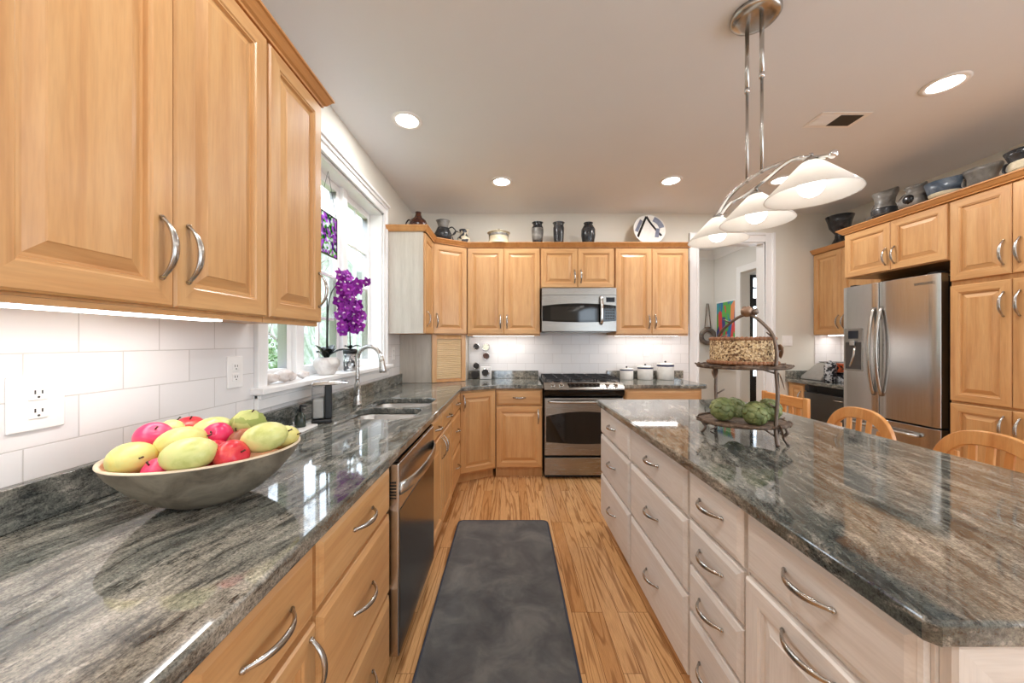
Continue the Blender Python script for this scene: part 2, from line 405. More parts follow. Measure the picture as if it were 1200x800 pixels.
added_window('fill_window_2', 'x', YR, -.5, .1, .02, 2.35, 1, -1)  # unseen windows, added to bring daylight in from outside the view
added_window('fill_window_4', 'x', YR, 2.0, 3.2, .02, 2.35, 2, -1)
added_window('fill_window_3', 'y', XR, -1.9, 1.2, .85, 2.3, 3, 1)
# hall and foyer beyond the opening
struct(MB().box(1.2, 3.41, 5.7, 5.82, 0, CEIL).build('wall_hall_far', 'hall_paint'))
struct(MB().box(1.2, 1.32, 4.12, 5.7, 0, CEIL).build('wall_hall_left', 'hall_paint'))
b = MB(); b.box(3.29, 3.41, 5.03, 5.7, 0, CEIL).box(3.29, 3.41, 4.12, 4.25, 0, CEIL).box(3.29, 3.41, 4.25, 5.03, 2.28, CEIL)
struct(b.build('wall_hall_right', 'hall_paint'))
b = MB(); b.box(3.41, 4.73, 7.0, 7.12, 0, CEIL).box(5.62, 6.2, 7.0, 7.12, 0, CEIL).box(4.73, 5.62, 7.0, 7.12, 2.62, CEIL)
struct(b.build('wall_foyer_far', 'hall_paint')); struct(MB().box(6.1, 6.2, 4.0, 7.0, 0, CEIL).build('wall_foyer_right', 'hall_paint'))
struct(MB().box(3.87, 6.2, 4.0, 4.12, 0, CEIL).build('wall_foyer_near', 'hall_paint')); struct(MB().box(3.29, 3.41, 5.83, 7.12, 0, CEIL).build('wall_foyer_left', 'hall_paint'))
# front door unit with black bars
b = MB(); b.box(4.73, 4.80, 6.98, 7.06, 0, 2.62).box(5.52, 5.62, 6.98, 7.06, 0, 2.62).box(4.8, 5.52, 6.98, 7.06, 2.56, 2.62).box(4.8, 5.52, 6.98, 7.06, 2.0, 2.16).box(4.8, 5.52, 6.98, 7.06, 0, .62)
b.box(4.8, 5.52, 7.0, 7.03, 2.35, 2.38).box(4.8, 5.52, 7.0, 7.03, 1.28, 1.32).box(4.92, 4.95, 7.0, 7.03, .62, 2.56).box(5.2, 5.23, 7.0, 7.03, .62, 2.56)
d1 = struct(b.build('door_1', 'black_enamel')); g = MB().box(4.8, 5.52, 7.03, 7.035, .62, 2.56).build('door_pane', 'window_glass', d1)
# casings, crown, chair rail
b = MB(); cw = .105
def casing_y(mb, x0, x1, zt, y, w=.105, t=.018):
    for sx, xa in ((-1, x0), (1, x1)):
        for k, (a0, a1, tt) in enumerate(((0, w, t * .7), (w * .72, w, t * 1.4), (0, w * .2, t))):
            xs = sorted((xa + sx * a0, xa + sx * a1)); mb.box(xs[0], xs[1], y - tt, y, 0, zt + (w if k != 2 else w * .2))
    mb.box(x0, x1, y - t * .7, y, zt, zt + w); mb.box(x0, x1, y - t * 1.4, y, zt + w * .72, zt + w)
casing_y(b, DX0, DX1, DZ, YB - .0005)
b.box(DX0, DX0 + .015, YB, 4.12, 0, DZ).box(DX1 - .015, DX1, YB, 4.12, 0, DZ).box(DX0, DX1, YB, 4.12, DZ - .015, DZ)
struct(b.build('trim_1', 'white_trim', bevel=.003))
b = MB()
for y0, y1 in ((5.031, 5.12), (4.16, 4.249)): b.box(3.27, 3.289, y0, y1, 0, 2.37)
b.box(3.27, 3.289, 4.2495, 5.0305, 2.281, 2.37); struct(b.build('trim_2', 'white_trim', bevel=.003))
prof = [(0, CEIL - .13), (.012, CEIL - .13), (.02, CEIL - .10), (.06, CEIL - .05), (.085, CEIL - .02), (.095, CEIL - .001), (0, CEIL - .001)]
struct(sweep([(1.321, 4.13), (1.321, 5.699), (3.289, 5.699), (3.289, 4.13)], prof).build('trim_3', 'white_trim'))
b = MB().box(1.33, 3.28, 5.675, 5.699, .875, .93).box(3.265, 3.289, 5.13, 5.67, .875, .93); struct(b.build('trim_4', 'white_trim', bevel=.004))
struct(MB().box(1.33, 3.28, 5.68, 5.699, 0, .14).box(3.27, 3.289, 5.13, 5.67, 0, .14).build('baseboard_hall', 'white_trim'))
struct(MB().box(2.99, 3.105, 3.98, 3.999, 0, .12).build('baseboard_back', 'white_trim'))
# tile
struct(MB().box(XL + .001, XL + .011, -.6, 1.505, .80, 1.45).box(XL + .001, XL + .011, 1.505, 3.125, .80, 1.035).box(XL + .001, XL + .011, 3.125, 3.52, .80, 1.45).build('trim_5', 'tile_side'))
struct(MB().box(-.46, 2.015, YB - .011, YB - .001, .80, 1.5).build('trim_6', 'tile_back'))
struct(MB().box(3.44, XR - .012, YB - .011, YB - .001, .80, 1.45).build('trim_7', 'tile_back'))
struct(MB().box(XR - .011, XR - .001, 3.25, YB - .012, .80, 1.45).build('trim_8', 'tile_side'))

# ------------------------------------------------------------------ the window over the sink
win = bpy.data.objects.new('window_1', None); C.objects.link(win); struct(win); win.location = (XL, (WY0 + WY1) / 2, WZ0)
win_off = Vector(win.location)
def wp(mb, name, mats, bevel=0):
    mb.v = [tuple(Vector(v) - win_off) for v in mb.v]; return mb.build(name, mats, win, bevel=bevel)
b = MB(); X = XL + .0005
for y0, y1 in ((WY0 - .075, WY0), (WY1, WY1 + .075)):
    b.box(X, X + .016, y0, y1, WZ0 - .005, WZ1 + .075)
    e = (y0, y0 + .02) if y0 < WY0 else (y1 - .02, y1); b.box(X, X + .028, e[0], e[1], WZ0 - .005, WZ1 + .08)
b.box(X, X + .016, WY0, WY1, WZ1, WZ1 + .075); b.box(X, X + .028, WY0 - .08, WY1 + .08, WZ1 + .055, WZ1 + .078); b.box(X, X + .042, WY0 - .09, WY1 + .09, WZ1 + .078, WZ1 + .1)
b.box(X, X + .022, WY0, WY1, WZ1, WZ1 + .016)
wp(b, 'window_casing', 'white_trim', .003)
b = MB().box(-1.27, XL + .068, WY0 - .1, WY1 + .1, WZ0 - .024, WZ0); 
b = MB().box(-1.265, XL, WY0 + .001, WY1 - .001, WZ0 - .028, WZ0).box(XL + .0005, XL + .068, WY0 - .1, WY1 + .1, WZ0 - .028, WZ0)
wp(b, 'window_sill', 'white_trim', .006)
b = MB().box(X + .012, X + .03, WY0 - .08, WY1 + .08, WZ0 - .095, WZ0 - .0285).box(X + .012, X + .04, WY0 - .08, WY1 + .08, WZ0 - .05, WZ0 - .0285)
wp(b, 'window_apron', 'white_trim', .004)
b = MB().box(-1.268, XL - .001, WY0 + .0005, WY0 + .016, WZ0, WZ1).box(-1.268, XL - .001, WY1 - .016, WY1 - .0005, WZ0, WZ1).box(-1.268, XL - .001, WY0, WY1, WZ1 - .016, WZ1 - .0005)
MUL = [1.985, 2.53]
for y in MUL: b.box(-1.268, -1.175, y - .035, y + .035, WZ0, WZ1)
wp(b, 'window_frame', 'white_trim', .002)
edges = [WY0 + .016] + [q for y in MUL for q in (y - .035, y + .035)] + [WY1 - .016]
for i in range(3):
    y0, y1 = edges[2 * i], edges[2 * i + 1]; z0, z1 = WZ0 + .001, WZ1 - .017; s = .045
    b = MB().box(-1.25, -1.20, y0, y0 + s, z0, z1).box(-1.25, -1.20, y1 - s, y1, z0, z1).box(-1.25, -1.20, y0 + s, y1 - s, z0, z0 + .055).box(-1.25, -1.20, y0 + s, y1 - s, z1 - .05, z1)
    ym = (y0 + y1) / 2
    b.box(-1.236, -1.216, ym - .009, ym + .009, z0 + .055, z1 - .05)
    for q in range(1, 4):
        zz = z0 + .055 + (z1 - z0 - .105) * q / 4; b.box(-1.236, -1.216, y0 + s, y1 - s, zz - .009, zz + .009)
    o = wp(b, 'window_sash', 'white_trim', .002)
    g = MB().box(-1.227, -1.224, y0 + s, y1 - s, z0 + .055, z1 - .05); wp(g, 'window_pane', 'window_glass')
ld = bpy.data.lights.new('daylight_portal', 'AREA'); ld.shape = 'RECTANGLE'; ld.size = WY1 - WY0; ld.size_y = WZ1 - WZ0; ld.cycles.is_portal = True
lo = bpy.data.objects.new('daylight_portal', ld); C.objects.link(lo); lo.location = (-1.29, (WY0 + WY1) / 2, (WZ0 + WZ1) / 2); lo.rotation_euler = (PI / 2, 0, -PI / 2)

# ------------------------------------------------------------------ cabinet kit
CACHE = {}
def ring(b, x0, x1, z0, z1, prof, mv, mh, cap=True):
    """nested rectangles: prof = [(inset, y)], front towards -y; side faces take grain mv, top and bottom faces mh"""
    loops = [[(x0 + i, y, z0 + i), (x1 - i, y, z0 + i), (x1 - i, y, z1 - i), (x0 + i, y, z1 - i)] for i, y in prof]
    for a, c in zip(loops[:-1], loops[1:]):
        for k in range(4):
            j = (k + 1) % 4
            b.add([a[k], a[j], c[j], c[k]], [(0, 1, 2, 3)], mh if k in (0, 2) else mv)
    if cap: b.add(loops[-1], [(0, 1, 2, 3)], mv)
    b.add(loops[0], [(3, 2, 1, 0)], mv)
def door_mesh(w, h, mats, stile=.058):
    k = ('door', round(w, 4), round(h, 4), mats, stile)
    if k not in CACHE:
        b = MB(); s = min(stile, w * .24)
        ring(b, 0, w, 0, h, [(0, 0), (0, -.015), (.0045, -.0205), (s - .010, -.0205), (s - .006, -.017), (s - .002, -.017), (s + .001, -.0085), (s + .007, -.0085), (s + .030, -.0165), (s + .032, -.0185)], 0, 1)
        CACHE[k] = b.mesh('door', list(mats))
    return CACHE[k]
def drawer_mesh(w, h, mats):
    k = ('drawer', round(w, 4), round(h, 4), mats)
    if k not in CACHE:
        b = MB(); ring(b, 0, w, 0, h, [(0, 0), (0, -.011), (.005, -.0145), (.007, -.0145), (.019, -.0205), (.020, -.0205)], 1, 1)
        CACHE[k] = b.mesh('drawer', list(mats))
    return CACHE[k]
def handle_mesh(L=.135):
    k = ('handle', L)
    if k not in CACHE:
        pts = []; rs = []
        for i in range(21):
            t = -1 + i / 10; pts.append((t * L / 2, -.003 - .030 * (1 - abs(t) ** 2.3), 0)); rs.append(.0036 + .0034 * (1 - t * t) + (.0022 if abs(t) > .95 else 0))
        b = MB().tube(pts, rs, 10, sq=(1.25, .75), up=(0, 0, 1)); b.ball((-L / 2, -.002, 0), .0058, 10).ball((L / 2, -.002, 0), .0058, 10)
        CACHE[k] = b.mesh('handle', ['nickel'])
    return CACHE[k]
MAPLE = ('maple_v', 'maple_h'); PALE = ('pale_v', 'pale_h')
def front(cab, kind, x0, x1, z0, z1, handle=None, mats=MAPLE, y=-.0006, L=.135, ang=None):
    """a door or drawer on the cabinet; handle = (x, z, 'v' | 'h')"""
    g = .0015; me = (drawer_mesh if kind == 'drawer' else door_mesh)(x1 - x0 - 2 * g, z1 - z0 - 2 * g, mats)
    o = place(kind, me, cab, (x0 + g, y, z0 + g))
    for hd in ([handle] if handle else []):
        place('handle', handle_mesh(L), o, (hd[0] - x0 - g, -.0205, hd[1] - z0 - g), (0, PI / 2 if hd[2] == 'v' else 0, 0))
    return o
def carcass(cab, w, d, z0, z1, mats=MAPLE, toe=0, name='carcass', inset=.065):
    b = MB().box(0, w, 0, d, z0 + toe, z1)
    if toe: b.box(0.0, w, inset, d, z0, z0 + toe)
    return b.build(name, list(mats), cab)
def cab_empty(name, label, loc, rot, cat='cabinet', group=None): return empty(name, label, cat, loc, rot, group)
R_L, R_R = PI / 2, -PI / 2
ZC = .852    # underside of the worktop
LF = -.467   # carcass front of the run under the window

# base cabinets under the window (local x runs along +Y)
def lbase(y0, y1, label, fr, mats=MAPLE):
    c = cab_empty('base_cabinet', label, (LF, y0 + .001, 0), R_L); w = y1 - y0 - .002
    carcass(c, w, .625, 0, ZC - .002, mats, .085); fr(c, w); return c
def f_near(c, w):
    front(c, 'door', .004, w / 2, .09, ZC - .02, (w / 2 - .05, .70, 'v')); front(c, 'door', w / 2, w - .004, .09, ZC - .02, (w / 2 + .05, .70, 'v'))
lbase(-.28, .485, 'maple base cabinet at the camera end of the window worktop, two full doors', f_near)
def f_a(c, w):
    front(c, 'drawer', .004, w - .004, .665, .836, (w / 2, .752, 'h')); front(c, 'door', .004, w - .004, .09, .655, (w - .03, .565, 'v'))
lbase(.487, .822, 'narrow maple base cabinet below the fruit bowl, one drawer over one door', f_a)
def f_b(c, w):
    for z0, z1 in ((.665, .836), (.362, .655), (.09, .352)): front(c, 'drawer', .004, w - .004, z0, z1, (w / 2, (z0 + z1) / 2 + .01, 'h'))
lbase(.824, 1.334, 'maple three-drawer base cabinet just before the dishwasher', f_b)
def f_s(c, w):
    for o in [o for o in c.children if o.name.startswith('carcass')]: bpy.data.objects.remove(o)
    MB().box(0, w, 0, .016, .085, ZC - .002).box(0, w, .608, .625, .085, ZC - .002).box(0, .016, .016, .608, .085, .66).box(w - .016, w, .016, .608, .085, ZC - .002).box(.016, w - .016, .016, .608, .085, .10).box(0, w, .065, .6, 0, .085).build('carcass', list(MAPLE), c)
    for k in (0, 1):
        x0, x1 = (.004, w / 2) if k == 0 else (w / 2, w - .004)
        front(c, 'drawer', x0, x1, .70, .836, ((x0 + x1) / 2, .768, 'h'), L=.10)
        front(c, 'door', x0, x1, .09, .69, (w / 2 + (-.03 if k == 0 else .03), .60, 'v'))
lbase(1.966, 2.74, 'maple sink cabinet beyond the dishwasher, two false drawers over two doors', f_s)
def f_d(c, w):
    for z0, z1 in ((.70, .836), (.40, .69), (.09, .39)): front(c, 'drawer', .004, w - .004, z0, z1, (w / 2, (z0 + z1) / 2 + .01, 'h'), L=.10)
lbase(2.742, 3.205, 'maple three-drawer base cabinet between sink cabinet and angled corner', f_d)
# angled corner base cabinet
def angled(name, label, p1, p2, poly, z0, z1, fronts, mats=MAPLE, toe=0):
    p1 = Vector(p1); p2 = Vector(p2); d = p2 - p1; a = math.atan2(d.y, d.x)
    c = cab_empty(name, label, (p1.x, p1.y, 0), a)
    ca, sa = math.cos(-a), math.sin(-a)
    lp = [((x - p1.x) * ca - (y - p1.y) * sa, (x - p1.x) * sa + (y - p1.y) * ca) for x, y in poly]
    b = MB().prism(lp, z0 + toe, z1)
    if toe:
        b.prism([(0.0, .05), (d.length, .05), (d.length * .8, .3), (.1, .3)], z0, z0 + toe + .001)
    b.build('carcass', list(mats), c); fronts(c, d.length); return c
def fd(c, w): front(c, 'door', .006, w - .006, .10, .836, (.04, .74, 'v'))
angled('corner_base_cabinet', 'maple corner base cabinet set at an angle with one tall door', (-.464, 3.212), (-.139, 3.395),
       [(-.464, 3.212), (-.139, 3.395), (-.139, 3.98), (-1.09, 3.98), (-1.09, 3.212)], 0, ZC - .002, fd, toe=.085)
# back run
c = cab_empty('base_cabinet', 'maple base cabinet between the angled corner and the range', (-.135, 3.40, 0), 0)
carcass(c, .448, .595, 0, ZC - .002, toe=.085, inset=.03)
front(c, 'drawer', .004, .444, .69, .836, (.224, .765, 'h'), L=.115); front(c, 'door', .004, .444, .10, .68, (.405, .585, 'v'))
c = cab_empty('base_cabinet', 'maple base cabinet beside the range under the white canisters', (1.089, 3.40, 0), 0)
carcass(c, .75, .595, 0, ZC - .002, toe=.085, inset=.03)
front(c, 'drawer', .01, .735, .69, .836, (.37, .735, 'h'), L=.115); front(c, 'door', .01, .3725, .10, .68, (.335, .585, 'v')); front(c, 'door', .3725, .735, .10, .68, (.41, .585, 'v'))
# island
def isl(y0, y1, label, rows, door=False):
    c = cab_empty('island_cabinet', label, (.659, y1 - .001, 0), R_R); w = y1 - y0 - .002
    carcass(c, w, .60, 0, ZC - .002, PALE, .08, inset=.05)
    for k, (z0, z1) in enumerate(rows): front(c, 'drawer', .004, w - .004, z0, z1, (w / 2, (z0 + z1) / 2 + .01, 'h'), PALE, L=.125)
    return c, w
isl(1.895, 2.505, 'whitewashed island drawer cabinet at the range end, three wide drawers', [(.662, .843), (.385, .653), (.085, .376)])
isl(1.281, 1.892, 'whitewashed island cabinet of three wide drawers, second from the range', [(.662, .843), (.385, .653), (.085, .376)])
isl(.972, 1.278, 'whitewashed narrow island cabinet with a stack of four small drawers', [(.672, .843), (.51, .663), (.344, .501), (.085, .335)])
c, w = isl(.548, .969, 'whitewashed island cabinet at the camera end, wide drawer over pull-out door', [(.675, .843)])
front(c, 'door', .004, w - .004, .085, .664, (w / 2, .625, 'h'), PALE, L=.135)
o = place('end_panel', door_mesh(.585, .762, PALE, .07), c, (w + .0008, .592, .085), (0, 0, PI / 2))
o.location = (w + .0008, .006, .085)

# wall cabinets
ZU0, ZU1 = 1.372, 2.272
def upper(name, label, loc, rot, w, d, doors, z0=ZU0, z1=ZU1, mats=MAPLE, side=None, hz='bottom'):
    c = cab_empty(name, label, loc, rot)
    cc = carcass(c, w, d, z0, z1, mats)
    for x0, x1, hx in doors:
        h = (hx, z0 + .135 if hz == 'bottom' else z1 - .135, 'v'); front(c, 'door', x0, x1, z0 + .004, z1 - .008, h, mats)
    return c
UF = -.796
def rail(c, w, d):
    MB().box(0, w, .0, .018, ZU0 - .012, ZU0 - .0005).build('light_rail', 'maple_h', c)
def strip(c, x0, x1, y, z=ZU0 - .0005, watts=None):
    MB().box(x0, x1, y - .022, y + .022, z - .011, z).build('under_cabinet_light', 'strip_lens', c)
    area_light('strip_lamp', c, ((x0 + x1) / 2, y, z - .016), (0, 0, 0), 'RECTANGLE', x1 - x0, .04, (watts or STRIP_W) * (x1 - x0))
c = upper('wall_cabinet', 'maple wall cabinet above the near worktop end, farthest from the window', (UF, -.142, 0), R_L, .638, .30, [(.004, .318, .28), (.318, .634, .356)]); rail(c, .638, .3); strip(c, .03, .60, .12)
c = upper('wall_cabinet', 'double-door maple wall cabinet above the fruit bowl, two facing bow handles', (UF, .50, 0), R_L, .638, .30, [(.004, .3195, .287), (.3195, .634, .352)]); rail(c, .638, .3); strip(c, .03, .60, .12)
c = upper('wall_cabinet', 'single-door maple wall cabinet against the near side of the window', (UF, 1.141, 0), R_L, .322, .30, [(.003, .319, .294)]); rail(c, .322, .3)
c = upper('wall_cabinet', 'narrow maple wall cabinet past the window, pale side panel facing the room', (-.766, 3.135, 0), R_L, .342, .33, [(.004, .338, .045)])
MB().box(-.004, -.0006, -.0005, .331, ZU0, ZU1).build('side_panel', 'panel_pale_lit', c)
def fu(c, w): front(c, 'door', .005, w - .005, ZU0 + .004, ZU1 - .008, (.04, ZU0 + .135, 'v'))
angled('corner_wall_cabinet', 'maple corner wall cabinet set at an angle above the tambour garage', (-.764, 3.482), (-.449, 3.678),
       [(-.764, 3.482), (-.449, 3.678), (-.449, 3.985), (-1.09, 3.985), (-1.09, 3.482)], ZU0, ZU1, fu)
c = upper('wall_cabinet', 'two-door maple wall cabinet between the corner and the microwave', (-.443, 3.68, 0), 0, .758, .305, [(.004, .379, .345), (.379, .754, .413)]); rail(c, .758, .3); strip(c, .05, .70, .13)
c = upper('wall_cabinet', 'short two-door maple wall cabinet directly above the microwave', (.318, 3.68, 0), 0, .766, .305, [(.004, .383, .35), (.383, .762, .416)], z0=1.853)
for o in [x for d in c.children for x in d.children]: o.location.z = .115
c = upper('wall_cabinet', 'two-door maple wall cabinet above the three white canisters', (1.087, 3.68, 0), 0, .764, .305, [(.004, .382, .35), (.382, .76, .414)]); rail(c, .764, .3); strip(c, .05, .71, .13)
# appliance garage in the corner
def fg(c, w):
    MB().box(.003, .05, -.018, -.0006, .893, ZU0 - .004).box(w - .05, w - .003, -.018, -.0006, .893, ZU0 - .004).box(.05, w - .05, -.018, -.0006, 1.325, ZU0 - .004).build('face_frame', 'maple_v', c, bevel=.002)
    b = MB(); n = 26; zb = .925
    for k in range(n):
        z0 = zb + (1.325 - zb) * k / n; z1 = zb + (1.325 - zb) * (k + 1) / n; zm = (z0 + z1) / 2; h = (z1 - z0) / 2
        b.extrude([(-.0006, z0), (-.006, z0 + h * .15), (-.010, zm - h * .4), (-.010, zm + h * .4), (-.006, z1 - h * .15), (-.0006, z1)], 'x', .051, w - .051)
    b.build('tambour_door', 'tambour', c); MB().box(.051, w - .051, -.016, -.0006, .893, .924).build('pull_rail', 'maple_crown', c)
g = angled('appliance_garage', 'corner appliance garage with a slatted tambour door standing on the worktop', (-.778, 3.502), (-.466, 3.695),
       [(-.778, 3.502), (-.466, 3.695), (-.466, 3.955), (-1.086, 3.955), (-1.086, 3.502)], .892, ZU0 - .003, fg, ('panel_pale_lit', 'panel_pale_lit'))
# right-hand wall units
c = upper('wall_cabinet', 'maple wall cabinet in the recess beyond the refrigerator, black goblet on top', (3.431, 3.985, 0), R_R, .735, .305, [(.004, .34, .31), (.34, .731, .37)]); strip(c, .05, .68, .13)
c = upper('wall_cabinet', 'wide maple wall cabinet bridging over the refrigerator', (3.071, 3.234, 0), R_R, .766, .665, [(.004, .393, .36), (.393, .762, .426)], z0=1.868)
for o in [x for d in c.children for x in d.children]: o.location.z = .115
c = cab_empty('pantry_cabinet', 'tall maple pantry cabinet of stacked door pairs beside the refrigerator', (3.071, 2.462, 0), R_R)
carcass(c, .62, .665, 0, ZU1, toe=.09)
for z0, z1, hz in ((1.713, ZU1 - .008, 1.85), (.893, 1.683, 1.53), (.10, .878, .76)):
    front(c, 'door', .004, .31, z0, z1, (.275, hz, 'v'), L=.15); front(c, 'door', .31, .616, z0, z1, (.345, hz, 'v'), L=.15)
c = cab_empty('base_cabinet', 'narrow maple base cabinet between the back wall and dark beverage cooler', (3.141, 3.99, 0), R_R)
carcass(c, .225, .59, 0, ZC - .002, toe=.09); front(c, 'door', .03, .221, .10, .836, (.19, .70, 'v'))
# crown mouldings
CP = [(-.012, ZU1 + .001), (.010, ZU1 + .001), (.012, ZU1 + .008), (.020, ZU1 + .014), (.036, ZU1 + .036), (.042, ZU1 + .040), (.042, ZU1 + .048), (-.012, ZU1 + .048)]
def crown(path, label): tag(sweep(path, CP).build('crown_molding', 'maple_crown'), label, 'molding')
crown([(-.788, -.15), (-.788, 1.468), (-1.097, 1.468)], 'maple crown molding along the wall cabinets above the fruit bowl')
crown([(-1.097, 3.125), (-.756, 3.125), (-.756, 3.48), (-.445, 3.668), (1.858, 3.668), (1.858, 3.985)], 'maple crown molding running over the corner and range wall cabinets')
crown([(3.42, 3.99), (3.42, 3.25)], 'short maple crown molding on the recessed cabinet beyond the refrigerator')
crown([(3.735, 3.242), (3.06, 3.242), (3.06, 1.835)], 'maple crown molding over the refrigerator and pantry cabinets')
# dust tops so that things stand just behind the crown
for nm, poly, lab in (('cabinet_top', [(-.74, 3.14), (-.74, 3.485), (-.44, 3.685), (1.84, 3.685), (1.84, 3.98), (-1.09, 3.98), (-1.09, 3.14)], 'flat top board over the corner and range wall cabinets'),
                      ('cabinet_top', [(3.075, 1.85), (3.73, 1.85), (3.73, 3.225), (3.075, 3.225)], 'flat top board over the refrigerator and pantry cabinets'),
                      ('cabinet_top', [(3.437, 3.26), (3.73, 3.26), (3.73, 3.98), (3.437, 3.98)], 'flat top board over the recessed wall cabinet')):
    tag(MB().prism(poly, ZU1 + .001, ZU1 + .047).build(nm, 'maple_h'), lab, 'board')
ZT = ZU1 + .0475

# ------------------------------------------------------------------ worktops
ZW = .89
SX0, SX1, SY0, SY1 = -.905, -.53, 1.87, 2.57
o = slab('countertop', [(-1.085, -.3), (-.424, -.3), (-.424, 3.195), (-.128, 3.362), (.318, 3.362), (.318, 3.985), (-1.085, 3.985)],
         [rounded(SX0, SX1, SY0, 2.185, .07)[::-1], rounded(SX0 - .02, SX1, 2.215, SY1, .07)[::-1]], ZC, ZW, 'granite')
tag(o, 'dark streaked granite worktop under the window, holding the sink', 'countertop')
MB().box(-1.0885, -1.062, -.3, 3.50, ZW + .0005, .985).build('backsplash', 'granite', o, bevel=.003)
MB().box(-.462, .318, 3.960, 3.988, ZW + .0005, .976).build('backsplash', 'granite', o, bevel=.003)
o = slab('countertop', [(1.086, 3.362), (1.86, 3.362), (1.882, 3.384), (1.882, 3.985), (1.086, 3.985)], [], ZC, ZW, 'granite')
tag(o, 'short granite worktop beside the range under the canisters', 'countertop')
MB().box(1.086, 1.94, 3.960, 3.988, ZW + .0005, .976).build('backsplash', 'granite', o, bevel=.003)
o = slab('countertop', [(.626, .512), (1.56, .512), (1.60, .552), (1.60, 2.48), (1.565, 2.515), (.632, 2.515), (.612, 2.495), (.612, .526)], [], ZC, ZW, 'granite')
tag(o, 'big granite island worktop with clipped corners', 'countertop')
o = slab('countertop', [(3.10, 3.245), (3.727, 3.245), (3.727, 3.985), (3.10, 3.985)], [], ZC, ZW, 'granite')
tag(o, 'granite worktop in the recess beyond the refrigerator', 'countertop')
MB().box(3.10, 3.727, 3.960, 3.988, ZW + .0005, .976).build('backsplash', 'granite', o, bevel=.003)

# ------------------------------------------------------------------ sink and faucet
sk = empty('sink', 'double-bowl stainless undermount sink below the window', 'sink', (-.72, 2.2, .70))
def bowl(x0, x1, y0, y1, zb=.70):
    b = MB(); loops = []
    for ins, z in ((-.012, ZC - .001), (-.002, ZC - .001), (0, ZC - .006), (.004, .74), (.02, .708), (.05, zb)):
        loops.append([(x, y, z) for x, y in rounded(x0 + ins, x1 - ins, y0 + ins, y1 - ins, max(.075 - ins * .3, .03))])
    n = len(loops[0]); vs = [p for l in loops for p in l]
    fs = [(i * n + k, i * n + (k + 1) % n, (i + 1) * n + (k + 1) % n, (i + 1) * n + k) for i in range(len(loops) - 1) for k in range(n)]
    fs.append(tuple((len(loops) - 1) * n + k for k in range(n)))
    b.add([(x + .72, y - 2.2, z - .70) for x, y, z in vs], fs, 0, True)
    o = b.build('basin', 'sink_steel', sk)
    cx, cy = (x0 + x1) / 2 + .72, (y0 + y1) / 2 - 2.2
    MB().lathe([(.045, .002), (.043, .004), (.028, .003), (.001, .0015)], 24, (cx, cy, 0)).build('drain', 'chrome', o)
bowl(SX0 - .003, SX1 + .003, SY0 - .003, 2.188); bowl(SX0 - .023, SX1 + .003, 2.212, SY1 + .003)
fx, fy = -.975, 2.265
fa = empty('faucet', 'brushed gooseneck pull-down kitchen faucet rising behind the sink', 'faucet', (fx, fy, ZW), 0)
MB().lathe([(.0, .0005), (.030, .0005), (.030, .012), (.026, .02), (.022, .08), (.0195, .13), (.0155, .145), (.014, .15), (0, .15)], 24).build('base', 'faucet_steel', fa)
pts = [(0, 0, .14), (0, 0, .29)] + [(.078 - .078 * math.cos(a), -.012 * (1 - math.cos(a)) / 2, .29 + .088 * math.sin(a)) for a in [PI * k / 16 for k in range(1, 13)]]
pts.append((.152, -.012, .325)); MB().tube(smooth_path(pts, 4), .0125, 14).build('spout', 'faucet_steel', fa)
MB().tube([(.149, -.012, .333), (.160, -.013, .285), (.168, -.0135, .225), (.1685, -.0135, .212)], [.0135, .0165, .023, .021], 16).build('spray_head', 'faucet_steel', fa)
MB().tube([(.0, -.018, .075), (.012, -.048, .085), (.03, -.058, .14), (.033, -.058, .165)], [.013, .012, .0085, .0075], 12).build('lever', 'faucet_steel', fa)

# ------------------------------------------------------------------ dishwasher
dw = empty('dishwasher', 'stainless dishwasher with bowed handle under the window worktop', 'dishwasher', (LF, 1.337, 0), R_L)
w = .625
MB().box(.004, w - .004, .002, .05, .10, ZC - .003).box(.004, .518, .05, .56, .10, ZC - .003).box(.518, w - .004, .05, .56, .10, .66).box(.004, w - .004, .05, .5, 0, .10).build('body', 'black_plastic', dw)
b = MB().box(.006, w - .006, -.046, 0, .10, .835); b.build('door', 'steel_v', dw, bevel=.006)
MB().box(.012, w - .012, -.0485, -.0464, .112, .655).build('door_panel', 'dark_steel', dw)
MB().box(.02, w - .02, -.044, -.004, .836, .846).build('control_strip', 'black_glass', dw)
pp = [(.02 + (w - .04) * k / 16, -.047 - .040 * math.sin(PI * k / 16) ** .6, .735) for k in range(17)]
MB().tube(pp, .012, 12, sq=(2.1, .55), up=(0, 0, 1)).build('handle', 'nickel', dw)
b = MB()
for k in range(6): b.box(.0045, .0058, -.036, -.012, .70 + .012 * k, .706 + .012 * k)
b.build('vent_slots', 'black_plastic', dw)

# ------------------------------------------------------------------ range
rg = empty('range', 'stainless slide-in gas range with black cooktop at the back wall', 'stove', (.322, 3.36, 0), 0)
w = .76
MB().box(.004, w - .004, .025, .595, .03, .90).build('body', 'black_enamel', rg)
MB().box(.02, w - .02, .05, .55, 0, .03).build('kick', 'black_plastic', rg)
ck = MB().box(.0, w, .03, .592, .901, .912).build('cooktop', 'black_enamel', rg, bevel=.004)
fan = MB().extrude([(.03, .912), (-.038, .862), (-.045, .852), (-.04, .845), (.028, .845)], 'x', 0.0, w).build('control_panel', 'steel_h', rg, bevel=.004)
ang = math.atan2(.05, .068)
def on_panel(x, t, h=.001):  # t along the slope, from the top edge
    return (x, .03 - .068 * t - h * math.sin(ang), .912 - .05 * t + h * math.cos(ang))
MB().add([on_panel(.225, .2, .0012), on_panel(.535, .2, .0012), on_panel(.525, .85, .0012), on_panel(.235, .85, .0012)], [(0, 1, 2, 3)]).build('display', 'black_glass', fan)
b = MB()
